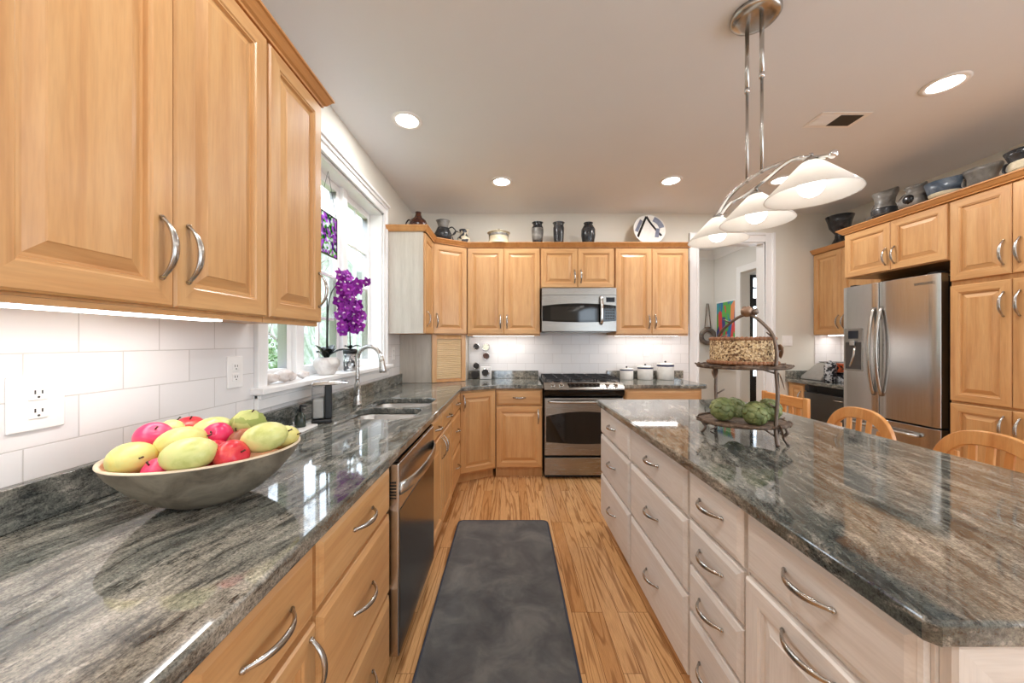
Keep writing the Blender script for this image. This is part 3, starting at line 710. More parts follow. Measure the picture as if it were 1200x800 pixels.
for k in range(7):
    for q in range(2): 
        p = on_panel(.25 + .042 * k, .4 + .25 * q, .0018); b.box(p[0] - .008, p[0] + .008, p[1] - .003, p[1] + .003, p[2] - .0006, p[2] + .0004)
b.build('button', 'knob_grey', fan)
for x in (.085, .165, .60, .68):
    p = on_panel(x, .55, 0); k = MB().lathe([(.0, -.001), (.024, -.001), (.023, .006), (.018, .008), (.0165, .028), (.0, .030)], 20).box(-.0045, .0045, -.021, .021, .02, .035)
    k.build('knob', 'nickel', rg, p, (ang, 0, 0), bevel=.002)
pr = [(.012, .84), (-.012, .80), (-.015, .775), (.02, .772), (.02, .84)]
MB().extrude([(.024, .844), (-.035, .842), (-.028, .80), (-.006, .775), (.024, .775)], 'x', .003, w - .003).build('front_band', 'black_glass', rg, bevel=.004)
od = MB().box(.006, w - .006, -.018, .02, .225, .768).build('oven_door', 'steel_h', rg, bevel=.006)
b = MB(); n = 20; pt = []
for k in range(n + 1): t = -1 + 2 * k / n; pt.append((.02 + (w - .04) * k / n, .595 + .045 * (1 - t * t)))
for k in range(n + 1): t = 1 - 2 * k / n; pt.append((.02 + (w - .04) * (1 - k / n), .355 - .022 * (1 - t * t)))
b.add([(x, -.0188, z) for x, z in pt] + [(x, -.0180, z) for x, z in pt], [tuple(range(len(pt)))] + [(i, (i + 1) % len(pt), len(pt) + (i + 1) % len(pt), len(pt) + i) for i in range(len(pt))])
b.build('oven_window', 'oven_glass', od)
hb = MB().tube([(.05, -.018, .735), (.055, -.05, .735), (.08, -.058, .735), (.38, -.064, .735), (.68, -.058, .735), (.705, -.05, .735), (.71, -.018, .735)], .0125, 12, up=(0, 0, 1)).build('handle', 'nickel', od)
MB().box(.006, w - .006, -.016, .02, .036, .205).build('storage_drawer', 'steel_h', rg, bevel=.006)
for x in (.14, .38, .62):
    for y in (.16, .44):
        if x == .38 and y == .44: continue
        yy = .30 if x == .38 else y
        MB().lathe([(.0, .9125), (.05, .9125), (.048, .918), (.036, .92), (.034, .93), (.0, .931)], 20, (x, yy, 0)).build('burner', 'cast_iron', ck)
for x0 in (.02, .265, .51):
    b = MB(); x1 = x0 + .23
    for yy in (.055, .56): b.box(x0, x1, yy - .005, yy + .005, .935, .947)
    for xx in (x0 + .005, x1 - .005): b.box(xx - .005, xx + .005, .055, .56, .935, .947)
    b.box(x0 + .11, x0 + .12, .055, .56, .937, .951)
    for yy in (.16, .30, .44): b.box(x0, x1, yy - .005, yy + .005, .937, .951)
    for xx in (x0 + .006, x1 - .006):
        for yy in (.06, .555): b.box(xx - .006, xx + .006, yy - .006, yy + .006, .9125, .936)
    b.build('grate', 'cast_iron', rg, bevel=.002)

# ------------------------------------------------------------------ microwave
mw = empty('microwave', 'stainless over-the-range microwave hung below the short wall cabinet', 'microwave', (.324, 3.63, 1.402), 0)
w, h = .762, .446
MB().box(0, w, .0, .355, 0, h).build('body', 'black_plastic', mw)
face = MB().box(0, w, -.028, -.0005, .002, h - .001).build('front_panel', 'steel_h', mw, bevel=.004)
n = 20; pt = []
for k in range(n + 1): t = -1 + 2 * k / n; pt.append((.006 + (w - .012) * k / n, .262 + .026 * (1 - t * t)))
for k in range(n + 1): t = 1 - 2 * k / n; pt.append((.006 + (w - .012) * (1 - k / n), .108 - .014 * (1 - t * t)))
def plate(name, pt, y0, y1, mat, par): 
    m = len(pt); return MB().add([(x, y0, z) for x, z in pt] + [(x, y1, z) for x, z in pt], [tuple(range(m)), tuple(range(2 * m - 1, m - 1, -1))] + [(i, (i + 1) % m, m + (i + 1) % m, m + i) for i in range(m)]).build(name, mat, par)
wd = plate('door_glass', pt, -.0295, -.028, 'black_glass', mw)
plain('mesh_screen', srgb(96, 90, 80), .15, var=.1, vscale=200, Metallic=0.0) if False else None
MB().box(.09, .54, -.0302, -.0296, .118, .252).build('viewing_screen', 'oven_glass', wd)
MB().box(0.0, w, -.0288, -.0279, h - .075, h - .072).build('vent_seam', 'black_plastic', face)
MB().box(.655, .742, -.0295, -.0281, .300, .348).build('display', 'display', mw)
b = MB()
for k in range(4):
    for q in range(5): b.box(.648 + .025 * k, .662 + .025 * k, -.0304, -.0296, .125 + .028 * q, .138 + .028 * q)
b.build('keypad', 'slot_dark', mw)
MB().tube(smooth_path([(.602, -.028, .075), (.602, -.06, .095), (.602, -.072, .20), (.602, -.068, .30), (.602, -.055, .345), (.602, -.028, .355)], 5), .0115, 12, sq=(1.3, .8), up=(1, 0, 0)).build('handle', 'chrome', mw)
MB().box(.05, w - .05, .03, .30, -.006, -.0005).build('vent_filter', 'knob_grey', mw)

# ------------------------------------------------------------------ refrigerator (front faces -X)
rf = empty('refrigerator', 'stainless french-door refrigerator with ice dispenser and bowed handles', 'refrigerator', (3.10, 3.232, 0), R_R)
w = .738
MB().box(.004, w - .004, .0, .62, .03, 1.765).box(.02, w - .02, .02, .6, .0, .03).build('body', 'black_plastic', rf)
def fr_door(x0, x1, z0, z1):
    n = 12; out = []; fy = lambda x: -.068 - .016 * math.sin(PI * min(max(x / w, 0), 1))
    for k in range(n + 1):
        x = x0 + (x1 - x0) * k / n; e = min(x - x0, x1 - x); out.append((x, fy(x) + (.010 * (1 - e / .012) ** 2 if e < .012 else 0)))
    b = MB(); poly = [(x1, -.003)] + [(x0, -.003)] + out
    m = len(poly); b.prism(poly, z0, z1); 
    return b
ld_ = fr_door(.004, .325, .685, 1.785).build('door', 'steel_v', rf, bevel=.003)
rd_ = fr_door(.331, w - .004, .685, 1.785).build('door', 'steel_v', rf, bevel=.003)
fz = fr_door(.004, w - .004, .055, .672).build('freezer_drawer', 'steel_v', rf, bevel=.003)
for sx, dd in ((.298, ld_), (.358, rd_)):
    MB().tube([(sx, -.085 - .048 * math.sin(PI * k / 20) ** .7, .86 + .72 * k / 20) for k in range(21)], .0135, 12, sq=(1.1, .8), up=(1, 0, 0)).build('handle', 'nickel', dd)
MB().tube([(.12, -.075, .605), (.125, -.115, .605), (.16, -.125, .605), (.58, -.125, .605), (.615, -.115, .605), (.62, -.075, .605)], .0135, 12, up=(0, 0, 1)).build('handle', 'nickel', fz)
ds = MB().box(.035, .205, -.0835, -.071, 1.045, 1.415).build('dispenser', 'steel_h', ld_, bevel=.004)
MB().box(.075, .165, -.0845, -.0836, 1.325, 1.395).build('dispenser_display', 'display', ds)
rc = MB().box(.05, .19, -.0842, -.0836, 1.06, 1.295).build('dispenser_recess', 'slot_dark', ds)
MB().box(.10, .145, -.10, -.0842, 1.265, 1.31).build('nozzle', 'nickel', ds, bevel=.003)
MB().tube([(.135, -.0855, 1.26), (.125, -.0865, 1.17), (.09, -.0855, 1.08)], .011, 8, sq=(1, .3)).build('paddle', 'steel_v', ds)
MB().box(.06, .10, -.05, .0, 1.7855, 1.80).build('hinge_cover', 'black_plastic', rf); MB().box(w - .09, w - .03, -.05, .04, 1.7855, 1.80).build('hinge_cover', 'black_plastic', rf)
def lettering(name, text, size, parent, loc, rot, mat):
    cu = bpy.data.curves.new(name, 'FONT'); cu.body = text; cu.size = size; cu.extrude = .0004; cu.align_x = 'CENTER'
    t = bpy.data.objects.new(name, cu); C.objects.link(t); dg = bpy.context.evaluated_depsgraph_get(); dg.update()
    me = bpy.data.meshes.new_from_object(t.evaluated_get(dg)); bpy.data.objects.remove(t); bpy.data.curves.remove(cu)
    me.materials.clear(); me.materials.append(MATS[mat]); return place(name, me, parent, loc, rot)
lettering('logo', 'SAMSUNG', .026, rd_, (.645, -.0815, 1.715), (PI / 2, 0, 0), 'slot_dark')
# beverage cooler
bc = empty('beverage_cooler', 'dark stainless under-counter cooler beyond the refrigerator', 'refrigerator', (3.15, 3.76, 0), R_R)
MB().box(.003, .51, 0, .57, .0, ZC - .004).build('body', 'black_plastic', bc)
MB().box(.004, .508, -.03, -.001, .09, .775).build('door', 'dark_steel', bc, bevel=.004)
MB().box(.004, .508, -.02, -.001, .782, ZC - .008).build('control_strip', 'black_glass', bc)
MB().tube([(.36, -.03, .735), (.365, -.045, .735), (.45, -.045, .735), (.455, -.03, .735)], .006, 8).build('handle', 'nickel', bc)

# ------------------------------------------------------------------ floor mat
b = MB(); out = rounded(-.365, .268, .75, 2.55, .035)
b.prism(out, .0008, .012)
o = b.build('floor_mat', 'rug', bevel=.005)
plain('rug_hem', srgb(58, 62, 74), .9)
MB().tube([(x, y, .0085) for x, y in out], .0065, 8, closed=True).build('hem', 'rug_hem', o)
tag(o, 'long charcoal plush mat lying on the oak floor between the runs', 'rug')

# ------------------------------------------------------------------ ceiling things
def can(x, y, label, watts=CAN_W):
    t = empty('recessed_light', label, 'ceiling light', (x, y, CEIL), 0, 'recessed ceiling lights')
    MB().lathe([(.070, -.0005), (.098, -.0005), (.098, -.004), (.085, -.008), (.072, -.006), (.070, -.0005)], 36).build('trim_ring', 'white_plastic', t)
    MB().lathe([(.0, -.002), (.071, -.002), (.071, -.0008), (0, -.0008)], 36).build('lens', 'lamp_lens', t)
    area_light('downlight', t, (0, 0, -.007), (0, 0, 0), 'DISK', .13, .13, watts)
can(-.672, 2.316, 'recessed ceiling light nearest the sink window')
can(-.074, 3.20, 'recessed ceiling light in front of the cabinet of the lidded crock')
can(1.447, 3.18, 'recessed ceiling light in front of the standing plate')
can(2.43, 3.17, 'recessed ceiling light seen between the pendant bar and its shades')
can(2.44, 1.986, 'recessed ceiling light above the aisle by the refrigerator')
for x, y in ((-.2, .75), (2.44, .6), (-.3, -1.2), (1.2, -1.2), (2.6, -1.2)): can(x, y, 'added recessed light out of view, brightening the room')  # extra lamps added outside the view as room fill
v = empty('ceiling_vent', 'white slatted air vent in the ceiling beside the pendant lamp', 'vent', (2.13, 2.31, CEIL), 0)
MB().box(-.16, .16, -.08, .08, -.004, -.0005).build('frame', 'white_plastic', v, bevel=.002)
MB().box(-.02, .125, -.055, .055, -.0065, -.0041).build('opening', 'black_plastic', v)
b = MB()
for k in range(9): b.box(-.14, -.022, -.054 + .0125 * k, -.048 + .0125 * k, -.0065, -.0041)
b.build('slats', 'white_plastic', v)

# pendant fixture over the island
NT_ = NT('shade_glass'); d = NT_.n('BsdfDiffuse'); d.inputs[0].default_value = (.95, .93, .9, 1); tl = NT_.n('BsdfTranslucent'); tl.inputs[0].default_value = (.98, .95, .9, 1)
vv = NT_.coords(); nn = NT_.noise(vv, 9, 4, .6, 1.2); g = NT_.n('BsdfGlossy'); g.inputs['Roughness'].default_value = .15
m1 = NT_.n('MixShader'); NT_.l(NT_.math('MULTIPLY_ADD', nn, .25, .45), m1.inputs[0]); NT_.l(d.outputs[0], m1.inputs[1]); NT_.l(tl.outputs[0], m1.inputs[2])
m2 = NT_.n('MixShader'); m2.inputs[0].default_value = .06; NT_.l(m1.outputs[0], m2.inputs[1]); NT_.l(g.outputs[0], m2.inputs[2]); NT_.l(m2.outputs[0], NT_.out.inputs[0]); MATS['shade_glass'] = NT_.m
px_, py_ = 1.085, 1.565
pd = empty('pendant_lamp', 'nickel island pendant with three white cone glass shades hanging from two rods', 'pendant lamp', (px_, py_, CEIL), 0)
MB().lathe([(.0, -.030), (.06, -.030), (.09, -.024), (.098, -.015), (.098, -.0005), (0, -.0005)], 36, fn=lambda p: (p[0] * 1.0, p[1] * .95, p[2])).build('canopy', 'nickel', pd)
for y in (.055, -.04):
    r = MB().tube([(0, y, -.028), (0, y, -.30)], .0085, 12).tube([(0, y, -.28), (0, y, -.72)], .006, 12).build('rod', 'nickel', pd)
    MB().lathe([(.0, -.29), (.0105, -.29), (.0105, -.31), (0, -.31)], 14, (0, y, 0)).build('coupling', 'chrome', r)
def zb(t): return -.705 - .115 * abs(t) ** 1.8
arm1 = smooth_path([(.008, -.362, -.812), (.008, -.285, -.783), (.006, -.195, -.745), (.003, -.08, -.717), (0, .035, -.710), (-.004, .14, -.724), (-.008, .215, -.752), (-.008, .318, -.825)], 6)
arm2 = smooth_path([(.012, -.335, -.806), (-.004, -.265, -.770), (-.010, -.195, -.752), (-.006, -.05, -.766), (.004, .08, -.768), (.012, .20, -.758), (.004, .29, -.806)], 6)
for pts in (arm1, arm2): MB().tube(pts, .0085, 10, sq=(.7, 1.45), up=(0, 0, 1)).build('arm', 'chrome', pd)
MB().ball((.008, -.368, -.8135), .014, 12).build('finial', 'chrome', pd); MB().ball((-.008, .322, -.8265), .012, 12).build('finial', 'chrome', pd)
for y in (.285, -.005, -.29):
    tz = -.80
    sh = MB().lathe([(.026, tz), (.038, tz - .010), (.086, tz - .060), (.125, tz - .101), (.138, tz - .117), (.1405, tz - .122), (.136, tz - .120), (.123, tz - .105), (.084, tz - .064), (.036, tz - .014), (.024, tz - .004), (.026, tz)], 48, (0, y, 0)).build('shade', 'shade_glass', pd)
    zt_ = {.285: -.80, -.005: -.768, -.29: -.786}[y]
    b = MB().lathe([(.0, tz + .018), (.013, tz + .018), (.022, tz + .008), (.030, tz - .004), (.024, tz - .012), (.0, tz - .012)], 20, (0, y, 0))
    b.tube([(0, y, tz + .02), (0, y, max(zt_, tz + .03))], .006, 8); b.build('socket', 'nickel', pd)
    MB().ball((0, y, tz - .086), .040, 20).tube([(0, y, tz - .05), (0, y, tz - .012)], [.028, .018], 14).build('bulb', 'bulb', sh)

# ------------------------------------------------------------------ outlets and switches
def outlet(label, loc, rot, w=.072, h=.117, kind='outlet'):
    t = empty(kind + '_plate', label, kind, loc, rot)
    MB().box(-w / 2, w / 2, -.006, 0, -h / 2, h / 2).build('plate', 'white_plastic', t, bevel=.0025)
    if kind == 'outlet':
        for s in (-1, 1):
            r = MB().box(-.017, .017, -.0085, -.006, s * .021 - .015, s * .021 + .015).build('receptacle', 'white_plastic', t, bevel=.002)
            b = MB().box(-.0075, -.005, -.0092, -.0085, s * .021 - .001, s * .021 + .008).box(.005, .0075, -.0092, -.0085, s * .021 - .001, s * .021 + .007)
            b.lathe([(0, 0), (.0025, 0), (.0025, .0007), (0, .0007)], 10, fn=lambda p: (p[0], -.0085 - p[2], p[1] + s * .021 - .008)); b.build('slots', 'slot_dark', r)
    else:
        n = max(1, round(w / .072))
        for k in range(n): MB().box(-.017 + (k - (n - 1) / 2) * .046, .017 + (k - (n - 1) / 2) * .046, -.0085, -.006, -.033, .033).build('rocker', 'white_plastic', t, bevel=.002)
    return t
xt = XL + .0115
outlet('oversized white outlet plate on the tile behind the fruit bowl', (xt, .812, 1.158), R_L, .10, .125)
outlet('white outlet plate on the tile just before the window casing', (xt, 1.398, 1.178), R_L, .078, .125)
outlet('white outlet plate on the tile between window and corner garage', (xt, 3.30, 1.19), R_L)
outlet('white outlet plate on the back tile above the canisters', (1.535, YB - .0115, 1.195), 0)
outlet('white switch plate on the wall right of the hall opening', (3.13, YB - .0005, 1.31), 0, .115, .117, 'switch')

# ------------------------------------------------------------------ fruit bowl
spots('bowl_wood', [(.25, srgb(74, 66, 54)), (.45, srgb(112, 103, 88)), (.6, srgb(132, 124, 108)), (.8, srgb(92, 82, 66))], 13, .62, .25, 'noise')
plain('bowl_inside', srgb(206, 150, 104), .5, var=.12, vscale=14); plain('bowl_rim', srgb(214, 196, 170), .55, var=.12, vscale=20)
bx_, by_ = -.777, .919; BA = math.radians(27)
fb = empty('fruit_bowl', 'large oval weathered wooden bowl full of fruit on the worktop', 'bowl', (bx_, by_, ZW), BA)
def bowl_fn(p): 
    return (p[0] * 1.03, p[1] * .90, p[2])
MB().lathe([(.0, .0008), (.055, .0008), (.075, .004), (.110, .024), (.150, .060), (.182, .100), (.196, .128)], 64, fn=bowl_fn).build('outer_shell', 'bowl_wood', fb)
MB().lathe([(.196, .128), (.1955, .131), (.190, .132), (.186, .128)], 64, fn=bowl_fn).build('rim', 'bowl_rim', fb)
MB().lathe([(.186, .128), (.168, .100), (.135, .074), (.09, .062), (.0, .060)], 64, fn=bowl_fn).build('inner_shell', 'bowl_inside', fb)
spots('mango_skin', [(.3, srgb(196, 186, 96)), (.5, srgb(212, 206, 128)), (.68, srgb(224, 196, 96)), (.85, srgb(226, 160, 70))], 16, .38, .02, 'noise')
spots('green_skin', [(.3, srgb(176, 182, 98)), (.5, srgb(204, 208, 134)), (.75, srgb(222, 206, 140))], 20, .36, .02, 'noise')
spots('red_skin', [(.3, srgb(178, 20, 44)), (.5, srgb(208, 44, 62)), (.66, srgb(226, 92, 80)), (.8, srgb(232, 160, 96))], 22, .3, .0, 'noise')
spots('pink_skin', [(.3, srgb(206, 26, 80)), (.5, srgb(224, 52, 104)), (.7, srgb(238, 110, 130))], 6, .3, .0, 'noise')
spots('brown_skin', [(.3, srgb(122, 66, 44)), (.5, srgb(168, 100, 66)), (.7, srgb(204, 146, 92))], 14, .5, .15, 'noise')
spots('knobbly_skin', [(.3, srgb(140, 152, 78)), (.55, srgb(186, 190, 118)), (.8, srgb(210, 206, 150))], 22, .6, .3)
plain('stem_brown', srgb(70, 48, 28), .7)
def mango_fn(p): return (p.x * (1 + .10 * p.z), p.y * .86, p.z * 1.20 + .08 * p.x * p.x)
def apple_fn(p):
    th = math.acos(max(-1, min(1, p.z))); k = 1 - .22 * math.exp(-(th / .45) ** 2) - .14 * math.exp(-((PI - th) / .4) ** 2)
    return (p.x * 1.04, p.y * 1.04, p.z * k * .94)
def pom_fn(p): return (p.x * (1 + .03 * math.cos(5 * math.atan2(p.y, p.x))), p.y, p.z * .95)
def knob_fn(p):
    a = math.atan2(p.y, p.x); q = 1 + .07 * math.sin(9 * a + 6 * p.z) * math.sin(11 * p.z); return (p.x * q, p.y * q, p.z * q * .9)
FR = {'mango': ('mango_skin', mango_fn, .046), 'pear': ('green_skin', mango_fn, .046), 'apple': ('red_skin', apple_fn, .038), 'plum': ('pink_skin', apple_fn, .038), 'pomegranate': ('brown_skin', pom_fn, .038), 'custard_apple': ('knobbly_skin', knob_fn, .044)}
def fruit(kind, u, v, z, r, rot, label, cat, skin=None):
    """u along the bowl, v across it"""
    ca, sa = math.cos(BA), math.sin(BA); mat, fn, r0 = FR[kind]
    b = MB().ball((0, 0, 0), r, 24, fn=fn)
    o = b.build(kind, skin or mat, None, (bx_ + u * ca - v * sa, by_ + u * sa + v * ca, ZW + z), tuple(math.radians(q) for q in rot))
    tag(o, label, cat, 'fruit in the wooden bowl')
    top = {'mango': 1.2, 'pear': 1.2, 'apple': .74, 'plum': .74, 'pomegranate': .93, 'custard_apple': .86}[kind] * r
    MB().tube([(.10 * r * 0, 0, top - .004), (.002, .001, top + .004), (.004, .002, top + .009)], [.0022, .0018, .0024], 6).build('stem', 'stem_brown', o)
    return o
fruit('mango', -.122, -.075, .144, .043, (80, 0, 60), 'big yellow mango resting on the bowl rim closest to the wide outlet', 'mango')
fruit('plum', -.110, .001, .174, .036, (20, 30, 0), 'hot pink round plum behind the big yellow mango', 'plum')
fruit('plum', -.066, -.118, .124, .026, (40, -20, 0), 'small pink plum tucked low at the front rim', 'plum')
fruit('apple', -.128, -.004, .112, .030, (10, -25, 20), 'orange-red apple wedged under the pink plum and big mango', 'apple')
fruit('mango', -.043, -.055, .166, .042, (80, 0, 115), 'yellow-green mango on top at the middle of the pile', 'mango')
fruit('pear', -.008, -.129, .152, .044, (85, 0, 110), 'pale green pear lying along the front rim', 'pear')
fruit('pear', -.100, .066, .165, .031, (-20, 12, 0), 'small green pear with a dark stem at the back of the pile', 'pear')
fruit('apple', -.076, .127, .164, .036, (10, 10, 0), 'coral red apple at the back under the tile', 'apple')
fruit('pear', -.014, .070, .163, .042, (75, 0, 100), 'pale pear with a dark tip at the back of the pile', 'pear')
fruit('apple', .017, -.014, .165, .033, (60, 10, 0), 'deep crimson apple at the centre of the pile', 'apple', 'pink_skin')
fruit('apple', .022, -.066, .130, .035, (50, 0, 30), 'plain red apple just below the crimson one', 'apple')
fruit('apple', .068, -.118, .136, .036, (70, 0, 80), 'streaky red apple touching the front rim beside the pale pear', 'apple')
fruit('pomegranate', .075, -.031, .145, .037, (20, -20, 0), 'brown-skinned pomegranate beside the crimson apple', 'pomegranate')
fruit('custard_apple', .074, .039, .178, .042, (10, 20, 0), 'knobbly green custard apple at the back of the pile', 'custard apple')
fruit('pear', .128, -.083, .164, .043, (80, 0, 120), 'large pale green pear at the sink end of the bowl', 'pear')
fruit('mango', .158, -.015, .144, .036, (80, 0, 90), 'orange mango low at the sink end of the bowl', 'mango')

# ------------------------------------------------------------------ around the sink
sd = empty('soap_dispenser', 'automatic soap dispenser with clear tank and black spout beside the sink', 'soap dispenser', (-.955, 1.80, ZW), math.radians(27))
MB().box(-.046, .046, -.04, .04, .0005, .02).box(.012, .046, -.038, .038, .02, .188).build('base', 'black_plastic', sd, bevel=.006)
MB().box(-.045, .011, -.037, .037, .0205, .185).build('tank', 'clear_plastic', sd, bevel=.008)
plain('soap', srgb(206, 204, 198), .2); MB().box(-.040, .008, -.033, .033, .024, .12).build('liquid_soap', 'soap', sd, bevel=.008)
MB().extrude([(-.046, .1885), (.05, .1885), (.118, .192), (.128, .200), (.06, .210), (-.035, .208), (-.046, .2)], 'y', -.037, .037).build('spout', 'chrome', sd, bevel=.006)
# flip extrude axes: poly for axis y is (x, z)
tr = empty('sink_tray', 'small white tray with a glass back on the worktop by the soap dispenser', 'tray', (-.99, 1.655, ZW), 0)
MB().prism(rounded(-.06, .06, -.075, .075, .02), .0005, .008).build('base', 'white_plastic', tr, bevel=.002)
pb = empty('pump_bottle', 'little dark green pump bottle standing on the small white tray', 'bottle', (-.985, 1.665, ZW + .0085), 0)
plain('bottle_green', srgb(40, 48, 38), .25)
MB().lathe([(0, 0), (.022, 0), (.024, .004), (.023, .05), (.012, .062), (.010, .07), (0, .07)], 18).build('body', 'bottle_green', pb)
MB().tube([(0, 0, .068), (0, 0, .098), (.004, 0, .100), (.03, 0, .098)], [.006, .006, .007, .005], 8).build('pump', 'black_plastic', pb)

# orchid on the sill
spots('pot_clay', [(.3, srgb(196, 186, 180)), (.5, srgb(226, 222, 218)), (.75, srgb(236, 234, 232))], 9, .6, .2, 'noise')
plain('orchid_leaf', srgb(38, 44, 40), .25, var=.2); plain('orchid_stem', srgb(40, 44, 36), .5); plain('moss', srgb(70, 62, 48), .9)
spots('orchid_petal', [(.3, srgb(112, 10, 128)), (.5, srgb(150, 24, 164)), (.72, srgb(184, 62, 196))], 30, .55, 0, 'noise')
plain('orchid_lip', srgb(226, 206, 222), .5)
ox, oy = -1.108, 2.14
orc = empty('orchid', 'purple artificial orchid in a rough white faceted pot on the sill', 'potted orchid', (ox, oy, WZ0 + .0005), 0)
n = 9
MB().lathe([(0, 0), (.048, 0), (.056, .006), (.086, .062), (.084, .080), (.066, .102), (.060, .104), (.056, .098), (.0, .096)], n, fn=lambda p: (p[0] * .86, p[1], p[2])).build('pot', 'pot_clay', orc)
MB().ball((0, 0, .092), .052, 12, sq=(.8, 1, .22)).build('moss', 'moss', orc)
def leaf(par, p, L, wd, az, up, droop, mat, thick=.003):
    b = MB(); N = 10; M = 5; top = []; 
    for i in range(N + 1):
        t = i / N; ww = wd * math.sin(PI * min(1, .12 + t * .88)) ** .8 * (1 - .1 * t); x = L * t * math.cos(up) ; z = L * (math.sin(up) * t - droop * t * t)
        for j in range(M):
            s = -1 + 2 * j / (M - 1); top.append((x, s * ww / 2, z + abs(s) * ww * .16))
    k = len(top); vs = [(x, y, z + thick / 2) for x, y, z in top] + [(x, y, z - thick / 2) for x, y, z in top]; fs = []
    for i in range(N):
        for j in range(M - 1):
            a = i * M + j; fs.append((a, a + 1, a + M + 1, a + M)); fs.append((k + a, k + a + M, k + a + M + 1, k + a + 1))
    rim = [j for j in range(M)] + [i * M + M - 1 for i in range(1, N + 1)] + [N * M + j for j in range(M - 2, -1, -1)] + [i * M for i in range(N - 1, 0, -1)]
    for a, c_ in zip(rim, rim[1:] + rim[:1]): fs.append((a, c_, k + c_, k + a))
    b.add(vs, fs, 0, True); return b.build('leaf', mat, par, p, (0, 0, az))
for az, up, L, dr in ((2.2, .9, .15, .35), (-.6, 1.0, .16, .55), (.5, .75, .20, .5), (-1.6, .8, .15, .5), (1.3, 1.1, .13, .3), (-2.3, 1.0, .12, .2)):
    leaf(orc, (.0, .0, .10), L, .062, az, up, dr, 'orchid_leaf')
st = smooth_path([(.01, .0, .09), (.005, .005, .25), (.008, .02, .46), (.03, .08, .56), (.045, .16, .57), (.05, .20, .46), (.045, .215, .32)], 8)
MB().tube(st, .0035, 7).build('stem', 'orchid_stem', orc); MB().tube([(.004, -.006, .09), (.006, -.004, .46)], .0045, 7).build('stake', 'orchid_stem', orc)
b = MB()
for k in range(5):
    a = PI / 2 + 2 * PI * k / 5; L = .036; ww = .040 if k in (1, 4) else .026
    R = Matrix.Rotation(a, 3, 'Y'); pv = []
    for i in range(7):
        t = i / 6
        for j in range(5):
            s = -1 + .5 * j; w2 = ww * math.sin(PI * min(.97, .10 + .87 * t)) ** .75 / 2
            pv.append(R @ Vector((L * t + .003, -.006 * math.sin(PI * t) - .004 * s * s, s * w2)))
    N = len(pv); vs = pv + [p + Vector((0, .0012, 0)) for p in pv]
    fs = [(i * 5 + j, i * 5 + j + 1, i * 5 + j + 6, i * 5 + j + 5) for i in range(6) for j in range(4)]
    fs += [tuple(N + q for q in f[::-1]) for f in fs]; b.add(vs, fs, 0, True)
b.ball((0, -.007, -.004), .0085, 8, 1, (1, 1.2, .8)); b.ball((0, -.012, -.010), .006, 8, 0, (1.2, .8, 1.6))
fl = b.mesh('flower', ['orchid_petal', 'orchid_lip'])
random.seed(21)
for k in range(60):
    t = (k + .5) / 60; half = .165 * (1 - t) ** .7 + .02
    p = Vector((.045 + random.uniform(-.05, .08), .15 + .06 * t + random.uniform(-1, 1) * half, .635 - .37 * t + random.uniform(-.03, .03)))
    o = place('flower', fl, orc, p, (random.uniform(-.7, .7), random.uniform(-.8, .8), random.uniform(-.5, 1.6))); q = random.uniform(.9, 1.15); o.scale = (q, q, q)
# mercury glass cup next to it
spots('mercury_glass', [(.3, srgb(70, 70, 72)), (.5, srgb(170, 168, 166)), (.7, srgb(225, 224, 222))], 60, .25, .5, Metallic=.7)
cu_ = empty('glass_planter', 'speckled silver glass planter with black collar beside the orchid', 'planter', (-1.09, 2.42, WZ0 + .0005), 0)
MB().lathe([(0, 0), (.040, 0), (.044, .01), (.044, .115), (.040, .118), (.036, .112), (.036, .02), (0, .018)], 28).build('cup', 'mercury_glass', cu_)
MB().lathe([(.0, .1185), (.046, .1185), (.046, .142), (.030, .150), (0, .150)], 28).build('collar', 'black_plastic', cu_)
for az, L in ((.3, .09), (2.6, .08), (-1.5, .09)): leaf(cu_, (0, 0, .15), L, .045, az, .7, .5, 'orchid_leaf')
MB().tube([(0, 0, .148), (.0, -.01, .30)], .004, 7).build('stem', 'moss', cu_)
# stones on the sill
spots('quartz', [(.3, srgb(176, 160, 150)), (.5, srgb(218, 208, 202)), (.75, srgb(242, 238, 236))], 16, .45, .5, 'noise')
for k, (y, x, r, lab) in enumerate(((1.645, -1.115, .036, 'pale quartz rock at the near end of the window sill'), (1.725, -1.10, .042, 'largest pale quartz rock on the window sill'), (1.81, -1.125, .036, 'pale quartz rock on the sill, third from the near casing'), (1.885, -1.10, .030, 'small pinkish quartz rock on the sill nearest the white pot'))):
    random.seed(k + 3); ph = [random.uniform(0, 6) for _ in range(4)]
    def rk(p, ph=ph): q = 1 + .18 * math.sin(4 * p.x + ph[0]) * math.sin(5 * p.y + ph[1]) + .12 * math.sin(7 * p.z + ph[2] + 3 * p.x); return (p.x * q * .8, p.y * q * 1.15, p.z * q * .62)
    b = MB().ball((0, 0, 0), r, 14, fn=rk); zmin = min(v[2] for v in b.v)
    tag(b.build('quartz_rock', 'quartz', None, (x, y, WZ0 + .0008 - zmin)), lab, 'rock', 'quartz rocks on the sill')
